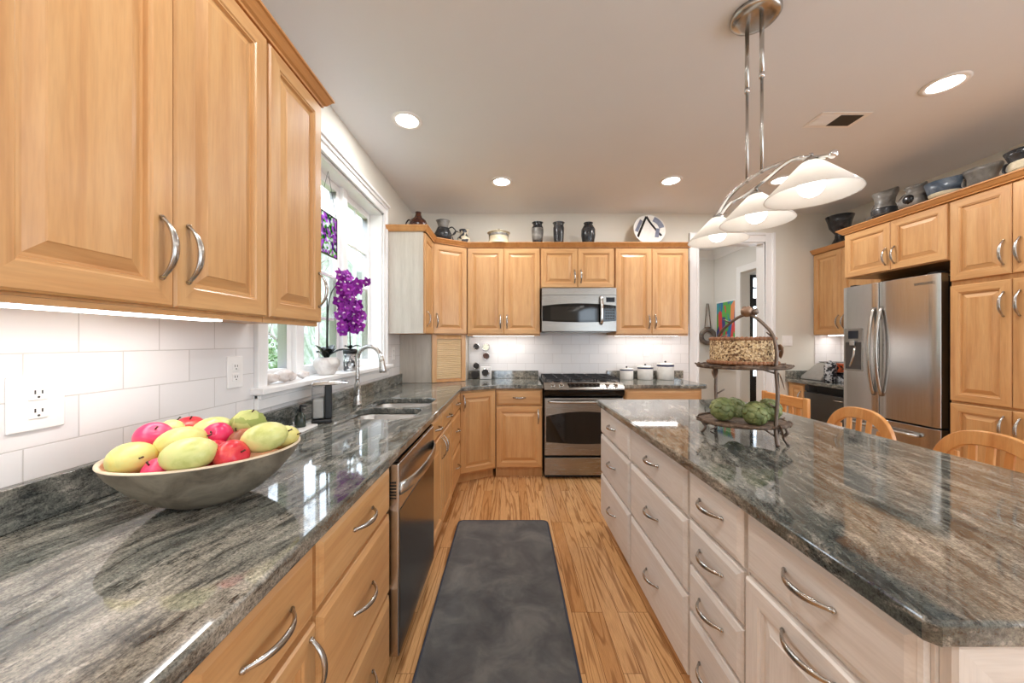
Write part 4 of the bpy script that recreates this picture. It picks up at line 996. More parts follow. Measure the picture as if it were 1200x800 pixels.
# stained-glass panel
t = NT('stained_glass'); v = t.coords(rnd=False); vo = t.n('TexVoronoi'); vo.inputs['Scale'].default_value = 46; t.l(v, vo.inputs['Vector'])
bw = t.n('RGBToBW'); t.l(vo.outputs['Color'], bw.inputs[0]); big = t.noise(v, 9, 2)
colr = t.ramp(t.math('ADD', t.math('MULTIPLY', bw.outputs[0], .6), t.math('MULTIPLY', big, .5)), [(.30, srgb(40, 110, 40)), (.42, srgb(120, 190, 80)), (.52, srgb(235, 235, 240)), (.60, srgb(190, 110, 210)), (.72, srgb(120, 40, 150)), (.85, srgb(70, 60, 40))], 'CONSTANT')
tr_ = t.n('BsdfTranslucent'); t.l(colr, tr_.inputs[0]); tp = t.n('BsdfTransparent'); t.l(colr, tp.inputs[0]); df = t.n('BsdfDiffuse'); t.l(colr, df.inputs[0])
m1 = t.n('MixShader'); m1.inputs[0].default_value = .45; t.l(tr_.outputs[0], m1.inputs[1]); t.l(tp.outputs[0], m1.inputs[2]); m2 = t.n('MixShader'); m2.inputs[0].default_value = .7; t.l(df.outputs[0], m2.inputs[1]); t.l(m1.outputs[0], m2.inputs[2]); t.l(m2.outputs[0], t.out.inputs[0]); MATS['stained_glass'] = t.m
sg = empty('stained_glass_panel', 'stained-glass wisteria panel in black frame hanging in the window', 'suncatcher', (-1.155, 2.25, 1.845), R_L)
MB().box(-.105, .105, -.003, .003, .005, .262).build('glass', 'stained_glass', sg)
b = MB()
for q in ((-.112, -.104, 0, .267), (.104, .112, 0, .267), (-.112, .112, 0, .007), (-.112, .112, .260, .267)): b.box(q[0], q[1], -.005, .005, q[2], q[3])
b.build('frame', 'black_enamel', sg)
MB().tube([(-.108, 0, .266), (0, 0, .536)], .0012, 5).tube([(.108, 0, .266), (0, 0, .536)], .0012, 5).build('wire', 'black_enamel', sg)

# ------------------------------------------------------------------ back worktop
plain('canister_white', srgb(232, 228, 222), .3, var=.05); plain('navy', srgb(30, 36, 84), .3)
for x, r, h, lab in ((1.272, .070, .118, 'smallest white canister with navy band, nearest the range'), (1.475, .080, .142, 'middle-sized white canister with navy band between two others'), (1.695, .087, .172, 'tallest white canister with navy band, farthest from the range')):
    c = empty('canister', lab, 'canister', (x, 3.86, ZW + .0005), 0, 'white canisters on the back worktop')
    MB().lathe([(0, 0), (r * .96, 0), (r, .005), (r, h * .90), (r * .97, h * .93), (0, h * .93)], 36).build('body', 'canister_white', c)
    MB().lathe([(r * 1.004, h * .82), (r * 1.012, h * .83), (r * 1.012, h * .905), (r * 1.004, h * .92)], 36).build('band', 'navy', c)
    ld_c = MB().lathe([(r * 1.03, h * .93 + .0005), (r * 1.04, h * .95), (r * 1.0, h * 1.0), (r * .5, h * 1.05), (0, h * 1.06)], 36).build('lid', 'canister_white', c)
    MB().ball((0, 0, h * 1.06 + .008), .011, 10).build('knob', 'slot_dark', ld_c)
plain('spice_green', srgb(120, 124, 92), .5, var=.4, vscale=60); plain('spice_brown', srgb(70, 44, 34), .6, var=.5, vscale=60); plain('spice_dark', srgb(40, 36, 34), .6, var=.5, vscale=60); plain('spice_pale', srgb(204, 206, 186), .5, var=.1)
for x, z, r, m, lab in ((-.375, 1.245, .038, 'spice_dark', 'dark round spice tin stuck highest on the tile by the corner'), (-.268, 1.238, .042, 'spice_pale', 'pale round spice tin almost white on the tile'), (-.266, 1.140, .041, 'spice_brown', 'round spice tin with brown contents stuck under the pale one'), (-.375, 1.030, .041, 'spice_dark', 'round spice tin stuck low on the tile just above the granite edge')):
    s = empty('spice_tin', lab, 'spice tin', (x, YB - .0115, z), (PI / 2, 0, 0), 'spice tins by the corner')
    MB().lathe([(0, .0005), (r, .0005), (r, .042), (r * .9, .045), (r * .82, .045), (r * .82, .040)], 28).build('rim', 'chrome', s); MB().lathe([(0, .0425), (r * .82, .0415)], 28).build('window', m, s)
sb = empty('spice_stand', 'small white box on the worktop holding one spice tin at its front', 'stand', (-.265, 3.885, ZW + .0005), 0)
MB().box(-.062, .062, -.035, .035, 0, .135).build('box', 'white_plastic', sb, bevel=.008)
s = empty('spice_tin', 'dark spice tin fixed to the front of the small white box', 'spice tin', (-.265, 3.849, ZW + .075), (PI / 2, 0, 0), 'spice tins by the corner')
MB().lathe([(0, .0005), (.045, .0005), (.045, .03), (.04, .033), (.036, .033), (.036, .028)], 28).build('rim', 'chrome', s); MB().lathe([(0, .0305), (.036, .0295)], 28).build('window', 'spice_dark', s)
s = empty('spice_tin', 'tin-shaped dark reflection at the granite edge beside the small white box', 'spice tin', (-.385, 3.925, ZW + .0455), (PI / 2, 0, 0), 'spice tins by the corner')  # reflection of the low tin in the granite, built as a dark solid
MB().lathe([(0, 0), (.044, 0), (.044, .03), (.04, .033), (.036, .033), (.036, .028)], 28).build('rim', 'slot_dark', s); MB().lathe([(0, .0305), (.036, .0295)], 28).build('window', 'spice_dark', s)

# ------------------------------------------------------------------ pottery on the cabinets
spots('glaze_black', [(.3, srgb(22, 22, 24)), (.55, srgb(48, 48, 50)), (.75, srgb(92, 92, 94))], 9, .25, .06, 'noise'); spots('glaze_grey', [(.3, srgb(66, 64, 60)), (.5, srgb(112, 108, 102)), (.72, srgb(150, 146, 140))], 9, .4, .08, 'noise')
spots('glaze_cream', [(.3, srgb(150, 138, 112)), (.5, srgb(196, 184, 156)), (.75, srgb(212, 202, 178))], 6, .4, .05, 'noise'); spots('glaze_brown', [(.3, srgb(30, 14, 10)), (.55, srgb(58, 28, 18)), (.75, srgb(92, 50, 34))], 7, .2, .04, 'noise')
spots('glaze_blue', [(.3, srgb(34, 42, 54)), (.5, srgb(74, 86, 100)), (.75, srgb(132, 138, 144))], 9, .3, .05, 'noise')
spots('glaze_spotted', [(.0, srgb(34, 34, 44)), (.34, srgb(48, 46, 52)), (.40, srgb(206, 196, 172)), (1, srgb(190, 178, 150))], 24, .4, 0)
def pot(name, label, cat, loc, prof, mat, handle=None, spout=0, scale=1, n=32, group='pottery on the wall cabinets', rot=0, bands=None):
    c = empty(name, label, cat, loc, rot, group); R = prof[-1][0]; H = max(z for r, z in prof)
    def fn(p):
        k = max(0, (p[2] / H - .75) / .25); a = math.atan2(p[1], p[0]); s = 1 + spout * k * math.exp(-(a / .45) ** 2) * 1.0
        return (p[0] * s * scale, p[1] * scale, (p[2] + spout * .08 * k * math.exp(-(a / .45) ** 2)) * scale)
    pr = [(.0, .0)] + prof; r, z = prof[-1]; pr += [(r - .005, z), (r - .008, z - .006)] + [(max(q - .009, .002), zz) for q, zz in prof[-2:0:-1]] + [(0, prof[0][1] + .012)]
    MB().lathe(pr, n, fn=fn).build('body', mat, c)
    if bands:
        for z0, z1, m in bands:
            def rad(z):
                for (r0, a), (r1, b_) in zip(prof, prof[1:]):
                    if a <= z <= b_ and b_ > a: return r0 + (r1 - r0) * (z - a) / (b_ - a)
                return prof[-1][0]
            zs = [z0 + (z1 - z0) * k / 8 for k in range(9)]
            MB().lathe([(rad(z0) - .002, z0)] + [(rad(z) + .0012, z) for z in zs] + [(rad(z1) - .002, z1)], n, fn=fn).build('glaze_band', m, c)
    if handle:
        r0, z0, r1, z1, out = handle
        pts = smooth_path([(-r1 * scale, 0, z1 * scale), (-(r1 + out * .7) * scale, 0, (z1 + .012) * scale), (-(max(r0, r1) + out) * scale, 0, (z0 * .4 + z1 * .6) * scale), (-(r0 + out * .7) * scale, 0, (z0 + .01) * scale), (-r0 * scale, 0, z0 * scale)], 5)
        MB().tube(pts, .0075 * scale, 8, sq=(1.3, .75), up=(0, 1, 0)).build('handle', mat, c)
    return c
yb = 3.74
pot('jug', 'squat brown glazed jug with pinched neck over the pale side panel', 'jug', (-.84, 3.25, ZT), [(.060, 0), (.078, .012), (.082, .04), (.066, .085), (.034, .11), (.024, .14), (.026, .158)], 'glaze_brown', (.074, .02, .06, .08, .035), 0, 1.05)
pot('pitcher', 'dark grey flared-neck pitcher above the corner cabinet', 'pitcher', (-.69, 3.66, ZT), [(.055, 0), (.085, .05), (.088, .09), (.062, .145), (.048, .17), (.062, .215), (.068, .225)], 'glaze_black', (.08, .08, .06, .15, .05), .12, 1.0, rot=PI, bands=[(.15, .222, 'glaze_grey')])
pot('pitcher', 'small cream pitcher with dark spots and big loop handle', 'pitcher', (-.49, 3.76, ZT), [(.05, 0), (.068, .03), (.064, .07), (.04, .105), (.036, .125), (.048, .155)], 'glaze_spotted', (.055, .04, .04, .13, .06), .15, 1.05)
c = pot('crock', 'wide cream lidded crock with dark shoulder band and black knob', 'crock', (-.118, yb, ZT), [(.135, 0), (.128, .01), (.108, .03), (.104, .05), (.104, .105), (.112, .118)], 'glaze_cream', None, 0, 1.0, bands=[(.082, .106, 'glaze_grey')])
lid = MB().lathe([(.0, .1185), (.118, .1185), (.120, .125), (.09, .136), (.03, .142), (.0, .143)], 36).build('lid', 'glaze_cream', c); MB().ball((0, 0, .155), .016, 12).build('knob', 'black_enamel', lid)
pot('vase', 'dark green-grey vase with flat lip, first from the lidded crock', 'vase', (.292, yb, ZT), [(.048, 0), (.052, .03), (.062, .14), (.060, .18), (.046, .205), (.050, .225), (.060, .234)], 'glaze_black', bands=[(.04, .17, 'glaze_grey')])
pot('vase', 'straight dark vase with streaky glaze standing between two rounder vases', 'vase', (.515, yb, ZT), [(.052, 0), (.050, .03), (.056, .12), (.058, .18), (.050, .20), (.054, .222), (.064, .232)], 'glaze_black')
pot('vase', 'round-bellied dark vase closest to the standing plate', 'vase', (.828, yb, ZT), [(.050, 0), (.060, .02), (.074, .10), (.072, .16), (.050, .20), (.040, .212), (.050, .232)], 'glaze_black')
plain('plate_white', srgb(214, 210, 204), .3); plain('plate_grey', srgb(108, 112, 128), .3, var=.15)
pl = empty('plate', 'large white plate with black brush strokes propped above the range cabinets', 'plate', (1.50, 3.79, ZT + .014), (math.radians(78), 0, 0))
R = .172
MB().lathe([(0, .004), (.10, .004), (R * .97, .022), (R, .024), (R, .020), (.10, .0), (0, 0)], 48, (0, R, 0)).build('dish', 'plate_white', pl)
def stroke(pts, w, mat, z=.013):
    b = MB(); vs = []
    for (x0, y0), (x1, y1) in zip(pts, pts[1:]): pass
    P = [Vector((p[0], p[1], 0)) for p in pts]
    for i, p in enumerate(P):
        d = (P[min(i + 1, len(P) - 1)] - P[max(i - 1, 0)]).normalized(); nrm = Vector((-d.y, d.x, 0)); ww = w[i] if isinstance(w, list) else w
        for s in (-1, 1):
            q = p + nrm * ww * s / 2; rr = math.hypot(q.x, q.y - R); zz = .004 if rr < .10 else .004 + (rr - .10) / (R * .97 - .10) * .018
            vs.append((q.x, q.y, zz + .0012)); 
    m = len(vs); vs += [(x, y, z - .001) for x, y, z in vs]
    fs = [(2 * i, 2 * i + 1, 2 * i + 3, 2 * i + 2) for i in range(len(P) - 1)] + [(m + 2 * i + 2, m + 2 * i + 3, m + 2 * i + 1, m + 2 * i) for i in range(len(P) - 1)]
    b.add(vs, fs); return b.build('brush_mark', mat, pl)
sub = lambda a, c_, n=12: [(a[0] + (c_[0] - a[0]) * k / n, a[1] + (c_[1] - a[1]) * k / n) for k in range(n + 1)]
stroke(sub((-.13, .085), (-.02, .325)), .024, 'black_enamel'); stroke(sub((-.02, .325), (.125, .10)), .022, 'black_enamel')
stroke(sub((-.140, .15), (-.075, .285)), .036, 'plate_grey'); stroke([(R * .80 * math.cos(a), R + R * .80 * math.sin(a)) for a in [1.15 - .1 * k for k in range(11)]], .050, 'plate_grey'); stroke(sub((.075, .085), (.10, .19)), .04, 'plate_grey')
ps = empty('plate_stand', 'small black easel holding up the large plate', 'stand', (1.50, 3.79, ZT), 0)
b = MB()
for s in (-1, 1): b.tube([(s * .07, -.055, .003), (s * .062, -.03, .009), (s * .055, .03, .009), (s * .05, .07, .16)], .0045, 6).tube([(s * .07, -.055, .003), (s * .072, -.052, .026)], .0045, 6).tube([(s * .055, .03, .009), (s * .05, .10, .004)], .0045, 6)
b.tube([(-.055, .03, .009), (.055, .03, .009)], .004, 6); b.build('frame', 'black_enamel', ps)
# right-hand cabinets; depth from front face inward = x
pot('goblet', 'black footed goblet vase on the recessed wall cabinet', 'vase', (3.48, 3.735, ZT), [(.052, 0), (.050, .01), (.030, .05), (.028, .08), (.062, .13), (.070, .17), (.084, .215)], 'glaze_black', scale=1.4)
RX = 3.13
pot('dish', 'low dark dish on the cabinet above the refrigerator', 'bowl', (RX + .13, 3.09, ZT), [(.05, 0), (.06, .008), (.10, .05), (.115, .075)], 'glaze_grey')
pot('pitcher', 'grey pitcher with flared mouth and dark streaked belly above the refrigerator', 'pitcher', (RX, 2.955, ZT), [(.060, 0), (.085, .035), (.088, .08), (.062, .13), (.066, .175), (.085, .228)], 'glaze_grey', (.08, .05, .064, .14, .035), .22, .95, rot=-PI / 2, bands=[(.01, .09, 'glaze_black')])
pot('pitcher', 'round grey jug with a glossy black spot and loop handle', 'jug', (RX, 2.735, ZT), [(.065, 0), (.095, .035), (.095, .075), (.070, .115), (.050, .14), (.054, .165), (.066, .18)], 'glaze_grey', (.09, .06, .055, .135, .035), .2, .95, rot=-PI / 2)
jug = [o for o in C.objects if o.get('label', '').startswith('round grey jug')][0]; MB().ball((.02, -.078, .066), .038, 16, sq=(1, .5, 1)).build('glaze_spot', 'black_enamel', jug)
pot('serving_bowl', 'blue-grey glazed bowl with cream foot and handle, middle of the pantry top', 'bowl', (RX, 2.54, ZT), [(.050, 0), (.075, .02), (.085, .06), (.098, .115)], 'glaze_blue', (.072, .02, .085, .07, .035), .10, 1.08, rot=-PI / 2, bands=[(.0, .04, 'glaze_cream')])
pot('mug', 'flared grey mug with striped base above the first pantry door', 'mug', (RX, 2.345, ZT), [(.055, 0), (.066, .02), (.066, .07), (.078, .10), (.086, .125)], 'glaze_grey', (.062, .02, .07, .085, .035), .12, .98, rot=-PI / 2)
pot('pitcher', 'wide dark-rimmed pitcher above the pantry, closest to the camera', 'pitcher', (RX, 2.13, ZT), [(.062, 0), (.078, .02), (.076, .075), (.086, .105), (.098, .135)], 'glaze_black', (.07, .02, .08, .08, .035), .2, 1.0, rot=-PI / 2, bands=[(.0, .07, 'glaze_cream')])

# ------------------------------------------------------------------ the tiered stand, cake and artichokes
spots('twig', [(.3, srgb(60, 46, 36)), (.5, srgb(96, 76, 60)), (.75, srgb(146, 122, 100))], 40, .7, .4, 'noise')
TX, TY = .985, 1.50
ts = empty('tiered_stand', 'two-tier bronze twig stand with leaves on the island', 'cake stand', (TX, TY, ZW), 0)
def tray(name, zc, rx, ry, seed):
    rr = random.Random(seed); b = MB()
    b.lathe([(0, zc - .004), (1, zc - .004), (1.03, zc), (1, zc + .004), (0, zc + .004)], 40, fn=lambda p: (p[0] * rx, p[1] * ry, p[2]))
    for k in range(26):
        a0 = 2 * PI * k / 26 + rr.uniform(-.1, .1); a1 = a0 + rr.uniform(.35, .75); q = rr.uniform(1.0, 1.06)
        b.tube([(rx * q * math.cos(a) * (1 + .02 * math.sin(9 * a)), ry * q * math.sin(a), zc + .003 + rr.uniform(-.005, .006)) for a in (a0, (a0 + a1) / 2, a1)], [.004, .0048, .003], 6)
    for a in (0, PI, .2, 2.9): b.tube([(rx * math.cos(a), ry * math.sin(a), zc + .003), (rx * 1.10 * math.cos(a + .05), ry * 1.1 * math.sin(a + .05), zc + .012)], [.005, .003], 6)
    b.tube([(rx * math.cos(2 * PI * k / 40), ry * math.sin(2 * PI * k / 40), zc) for k in range(40)], .0065, 8, closed=True)
    return b.build(name, 'twig', ts)
tray('lower_tray', .073, .168, .135, 3); tray('upper_tray', .304, .172, .14, 5)
pA = (.045, -.128); pB = (-.035, .125)
for (x, y), nm in ((pA, 'post'), (pB, 'post')):
    MB().tube(smooth_path([(x * 1.05, y * 1.06, .002), (x * 1.0, y * 1.0, .08), (x * 1.06, y * 1.05, .2), (x * 1.0, y * 1.0, .31)], 5), [.0075] * 5 + [.0068] * 11, 8).build(nm, 'bronze', ts)
pts = smooth_path([(pA[0], pA[1], .305), (pA[0] * 1.02, pA[1] * 1.02, .38), (pA[0] * .85, pA[1] * .8, .455), (.01, -.01, .522), (pB[0] * .8, pB[1] * .75, .46), (pB[0] * 1.02, pB[1], .39), (pB[0], pB[1], .305)], 6)
MB().tube(pts, .0062, 8).build('handle', 'bronze', ts)
for (x, y) in ((-.115, .085), (.100, -.105)):
    MB().tube(smooth_path([(x, y, .072), (x * 1.05, y * 1.05, .05), (x * .96, y * .96, .03), (x * 1.08, y * 1.08, .0015)], 4), .006, 7).tube([(x * .97, y * .97, .035), (x * .75, y * .75, .068)], .004, 6).build('leg', 'bronze', ts)
b = MB()
for p0, p1 in (((pA[0], pA[1], .04), (pA[0] + .04, pA[1] + .02, .066)), ((pA[0], pA[1], .04), (pA[0] - .035, pA[1] + .02, .066)), ((pB[0], pB[1], .02), (pB[0] - .03, pB[1], .004)), ((pA[0], pA[1], .285), (pA[0] - .045, pA[1] + .02, .30)), ((pA[0], pA[1], .36), (pA[0] + .03, pA[1], .385)), ((pA[0], pA[1], .15), (pA[0] - .03, pA[1] - .005, .17)), ((pB[0], pB[1], .17), (pB[0] + .035, pB[1], .19)), ((pA[0] * .9, pA[1] * .86, .43), (pA[0] * .5, pA[1] * .86, .445)), ((-.01, .06, .49), (-.045, .06, .505)), ((-.03, .1, .43), (.0, .1, .44))):
    MB().tube([p0, p1], [.0042, .0025], 6).build('twig', 'bronze', ts)
for p, az, L in (((pA[0] + .008, pA[1] - .004, .285), -.5, .06), ((pB[0] - .01, pB[1], .285), -2.0, .045), ((-.02, .085, .475), 2.6, .04), ((pB[0] - .005, pB[1], .425), 2.2, .045), ((pA[0] + .01, pA[1], .395), .4, .05), ((pA[0] + .01, pA[1] - .004, .085), -.3, .05)):
    o = leaf(ts, p, L, L * .62, az, -1.25, .1, 'copper_leaf')
def rose(p): q = 1 + .15 * math.sin(6 * math.atan2(p.y, p.x) + 5 * p.z); return (p.x * q, p.y * q, p.z * q)
MB().ball((.005, -.02, .535), .021, 16, fn=rose).build('flower', 'copper_leaf', ts); MB().ball((.03, -.03, .532), .014, 14, fn=rose).build('flower', 'bronze', ts)
# cake
spots('cake_crumb', [(.0, srgb(58, 38, 26)), (.25, srgb(112, 78, 48)), (.5, srgb(206, 174, 128)), (.7, srgb(226, 202, 162)), (1, srgb(146, 104, 66))], 150, .75, .8)
plain('icing', srgb(150, 104, 72), .6, var=.25, vscale=50)
ck_ = empty('cake', 'round nut-coated layer cake with shell-piped borders on the upper tier', 'cake', (TX, TY + .005, ZW + .3125), 0)
MB().lathe([(0, 0), (.118, 0), (.119, .004), (.119, .100), (.115, .104), (0, .104)], 56).build('body', 'cake_crumb', ck_)
def border(z, r, n, rad, nm):
    b = MB()
    for k in range(n):
        a = 2 * PI * k / n; b.ball((r * math.cos(a), r * math.sin(a), z), rad, 8, sq=(1, 1, .85), rot=Matrix.Rotation(a + .6, 3, 'Z'))
    return b.build(nm, 'icing', ck_)
border(.107, .113, 44, .0105, 'top_border'); border(.009, .122, 46, .0105, 'bottom_border')
# artichokes
spots('artichoke', [(.28, srgb(78, 88, 52)), (.5, srgb(116, 126, 76)), (.72, srgb(156, 160, 108))], 24, .5, .05, 'noise')
plain('choke_stem', srgb(120, 124, 80), .7)
def arti_mesh():
    b = MB(); r = .046
    b.ball((0, 0, .040), r * .86, 16, sq=(1, 1, .92))
    for row in range(6):
        el = -1.0 + row * .5; n = [7, 8, 8, 7, 5, 3][row]
        for k in range(n):
            a = 2 * PI * (k + (row % 2) * .5) / n; ce, se = math.cos(el), math.sin(el); out = Vector((ce * math.cos(a), ce * math.sin(a), se)); upv = Vector((-se * math.cos(a), -se * math.sin(a), ce)); side = Vector((-math.sin(a), math.cos(a), 0))
            c0 = Vector((0, 0, .040)) + out * r * .84; M3 = Matrix((side, upv, out)).transposed()
            b.ball(c0 + upv * .006, .0195, 10, sq=(.95, 1.15, .40), rot=M3 @ Matrix.Rotation(-.35, 3, 'X'), fn=lambda p: (p.x * (1 - .35 * max(0, p.y)), p.y, p.z))
    zm = min(v[2] for v in b.v); b.v = [(x, y, z - zm) for x, y, z in b.v]; return b.mesh('artichoke', ['artichoke'])
am = arti_mesh(); sm_ = MB().tube([(0, 0, -.004), (0, 0, .01)], .009, 10).mesh('stem', ['choke_stem'])
for x, y, s, rz, tilt, lab in ((-.100, -.005, 1.0, .3, .35, 'artichoke at the range-side end of the lower tray'), (-.032, -.072, 1.0, 1.2, .8, 'frontmost artichoke with its leaf tips toward the camera'), (-.012, .082, 1.0, 2.0, 1.3, 'artichoke at the back of the tray, partly behind two others'), (.045, .055, .98, 3.6, 1.9, 'artichoke behind the front post of the stand'), (.112, -.03, .95, 4.1, .4, 'artichoke at the chair-side end of the lower tray')):
    o = place('artichoke', am, None, (TX + x, TY + y, ZW + .0795 + .012 * tilt), (tilt, 0, rz)); o.scale = (s, s, s); tag(o, lab, 'artichoke', 'artichokes on the lower tray')
    place('stem', sm_, o)

# ------------------------------------------------------------------ chairs at the island
CW = ('chair_wood', 'chair_wood_h')
def chair(label, loc, bow=True, rot=R_R):
    c = empty('dining_chair', label, 'chair', loc, rot, None)
    seat = MB().prism([(x * (1 + .08 * (-y / .2)), y) for x, y in rounded(-.205, .205, -.21, .195, .06)], .425, .455).build('seat', 'chair_wood_h', c, bevel=.010)
    for sx in (-1, 1):
        for sy in (-1, 1):
            p = [(sx * (.16 + .05 * t), sy * .15 + sy * .06 * t, .43 * (1 - t)) for t in (0, .25, .5, .75, 1)]
            MB().tube(p, [.013, .017, .018, .015, .011], 10).build('leg', 'chair_wood', c)
        MB().tube([(sx * .185, -.18, .20), (sx * .185, 0, .2), (sx * .185, .18, .2)], [.008, .012, .008], 8).build('stretcher', 'chair_wood', c)
    MB().tube([(-.185, 0, .2), (0, 0, .2), (.185, 0, .2)], [.008, .012, .008], 8).build('stretcher', 'chair_wood', c)
    yo = lambda z: .175 + (z - .455) * .09
    if bow:
        out, inn = [], []
        for k in range(29):
            t = PI * k / 28; cx = math.cos(t); sn = math.sin(t)
            for lst, a, h, base in ((out, .205, .245, .68), (inn, .160, .185, .68)):
                lst.append((a * math.copysign(abs(cx) ** .8, cx), base + h * sn ** .85))
        out = [(.18, .45)] + [(.19, .55)] + out + [(-.19, .55), (-.18, .45)]; inn = [(.145, .45), (.15, .55)] + inn + [(-.15, .55), (-.145, .45)]
        b = MB(); N = len(out); vs = []
        for (xo, zo), (xi, zi) in zip(out, inn):
            for d in (0, .024): vs += [(xo, yo(zo) + d, zo), (xi, yo(zi) + d, zi)]
        fs = []
        for i in range(N - 1):
            a, e = 4 * i, 4 * i + 4; fs += [(a, a + 1, e + 1, e), (a + 2, e + 2, e + 3, a + 3), (a, e, e + 2, a + 2), (a + 1, a + 3, e + 3, e + 1)]
        fs += [(0, 2, 3, 1), (4 * N - 4, 4 * N - 3, 4 * N - 1, 4 * N - 2)]
        b.add(vs, fs); b.build('bow_back', 'chair_wood', c, bevel=.005)
        for k in (-2, -1, 0, 1, 2):
            zt = .68 + .185 * math.sqrt(max(0, 1 - (k * .058 / .165) ** 2)) + .006; x0, x1 = k * .040, k * .058; b = MB(); vs = []
            for z, x, hw in ((.452, x0, .010), (.6, (x0 * .55 + x1 * .45), .015), (zt, x1, .013)):
                y = yo(z) + .006; vs += [(x - hw, y, z), (x + hw, y, z), (x + hw, y + .011, z), (x - hw, y + .011, z)]
            fs = [(0, 3, 2, 1), (8, 9, 10, 11)] + [(4 * i + j, 4 * i + (j + 1) % 4, 4 * i + 4 + (j + 1) % 4, 4 * i + 4 + j) for i in (0, 1) for j in range(4)]
            b.add(vs, fs).build('slat', 'chair_wood', c, bevel=.002)
    else:
        for sx in (-1, 1): MB().box(sx * .19 - .018, sx * .19 + .018, .17, .195, .44, .93).build('back_post', 'chair_wood', c, bevel=.006)
        MB().box(-.172, .172, .171, .194, .855, .925).build('crest_rail', 'chair_wood_h', c, bevel=.008)
        for k in (-2, -1, 0, 1, 2): MB().box(k * .062 - .016, k * .062 + .016, .178, .189, .452, .8545).build('slat', 'chair_wood', c, bevel=.002)
    return c
chair('straight-crested slat-back wooden chair at the range end of the island', (1.745, 2.49, 0), False)
chair('bow-back wooden chair at the island in front of the refrigerator', (1.755, 2.005, 0))
chair('bow-back wooden chair at the island in front of the pantry', (1.755, 1.455, 0))

# ------------------------------------------------------------------ recess worktop things
plain('box_grey', srgb(150, 146, 140), .5); spots('talavera', [(.0, srgb(22, 22, 26)), (.45, srgb(44, 46, 54)), (.5, srgb(206, 206, 206)), (1, srgb(170, 176, 188))], 60, .3, 0)
spots('red_tile', [(.0, srgb(24, 20, 20)), (.4, srgb(40, 30, 30)), (.45, srgb(196, 70, 40)), (.75, srgb(214, 110, 60)), (1, srgb(40, 40, 46))], 50, .35, 0)
bb = empty('bread_box', 'grey bread box with a sloping front in the recess corner', 'bread box', (3.42, 3.80, ZW + .0005), 0)
MB().extrude([(-.20, 0), (.27, 0), (.27, .185), (.02, .185), (-.02, .17), (-.195, .03)], 'y', -.13, .13).build('body', 'box_grey', bb, bevel=.01)
MB().box(-.0, .26, -.12, .12, .1855, .19).build('lid', 'slot_dark', bb)
c = empty('canister', 'tall black-and-white patterned canister in the refrigerator recess', 'canister', (3.255, 3.60, ZW + .0005), 0)
MB().lathe([(0, 0), (.046, 0), (.05, .01), (.05, .17), (.044, .182), (.04, .186), (0, .186)], 24).build('body', 'talavera', c)
MB().lathe([(0, .1865), (.046, .1865), (.044, .195), (.012, .203), (.012, .215), (0, .217)], 24).build('lid', 'talavera', c)
lo_ = MB().prism(rounded(-.12, .12, -.085, .085, .02), 0, .10).build('storage_box', 'talavera', None, (3.42, 3.50, ZW + .0005), bevel=.006); tag(lo_, 'black-and-white patterned box, lower of two stacked in the refrigerator recess', 'box')
MB().prism(rounded(-.123, .123, -.088, .088, .02), .085, .0985).build('band', 'black_enamel', lo_)
hi_ = MB().prism(rounded(-.12, .12, -.085, .085, .02), 0, .075).build('storage_box', 'red_tile', None, (3.42, 3.50, ZW + .1015), bevel=.006); tag(hi_, 'red and black patterned box stacked on the black-and-white one', 'box')
plain('red_lid', srgb(206, 92, 44), .4, var=.15); MB().prism(rounded(-.124, .124, -.089, .089, .02), .0755, .088).build('lid', 'red_lid', hi_, bevel=.003)
tn = empty('tin', 'small dark tin standing on the red-lidded box', 'tin', (3.44, 3.50, ZW + .190), 0)
MB().prism(rounded(-.05, .05, -.04, .04, .012), 0, .05).build('body', 'glaze_brown', tn, bevel=.003); MB().prism(rounded(-.052, .052, -.042, .042, .012), .0505, .062).build('lid', 'slot_dark', tn, bevel=.003)

# ------------------------------------------------------------------ hall things
t = NT('painting'); v = t.coords((14, 1, 4), rnd=False); vo = t.n('TexVoronoi'); vo.inputs['Scale'].default_value = 1.0; t.l(v, vo.inputs['Vector']); bw = t.n('RGBToBW'); t.l(vo.outputs['Color'], bw.inputs[0])
t.set(Base__Color=t.ramp(bw.outputs[0], [(.0, srgb(60, 66, 130)), (.3, srgb(44, 110, 170)), (.42, srgb(90, 170, 80)), (.55, srgb(216, 70, 70)), (.68, srgb(50, 150, 160)), (.8, srgb(226, 140, 90)), (.9, srgb(60, 60, 110))], 'CONSTANT'), Roughness=.5); MATS['painting'] = t.m
pc = empty('framed_picture', 'tall colourful abstract painting in a thin pale frame in the hall', 'picture', (3.288, 5.365, 1.02), R_R)
MB().box(-.245, .245, -.022, -.001, 0, .90).build('frame', 'white_trim', pc, bevel=.003); MB().box(-.225, .225, -.0235, -.0222, .02, .88).build('canvas', 'painting', pc)
hw_ = empty('wall_hanging', 'round ceramic ring hung by a cord on the hall wall', 'wall hanging', (3.165, 5.66, 1.55), 0)
spots('hang_glaze', [(.3, srgb(60, 58, 56)), (.5, srgb(110, 104, 98)), (.7, srgb(150, 130, 110))], 12, .4, .2, 'noise')
rg_ = [(.105 * math.cos(2 * PI * k / 28), 0, -.165 + .105 * math.sin(2 * PI * k / 28)) for k in range(28)]
MB().tube(rg_, .036, 10, closed=True, up=(0, 1, 0)).build('ring', 'hang_glaze', hw_); MB().ball((0, 0, -.04), .05, 12, sq=(1.1, .6, .6)).build('knot', 'twig', hw_)
MB().tube([(-.05, 0, -.05), (-.012, .01, .36), (.012, .01, .36), (.05, 0, -.05)], .007, 6).build('cord', 'twig', hw_)
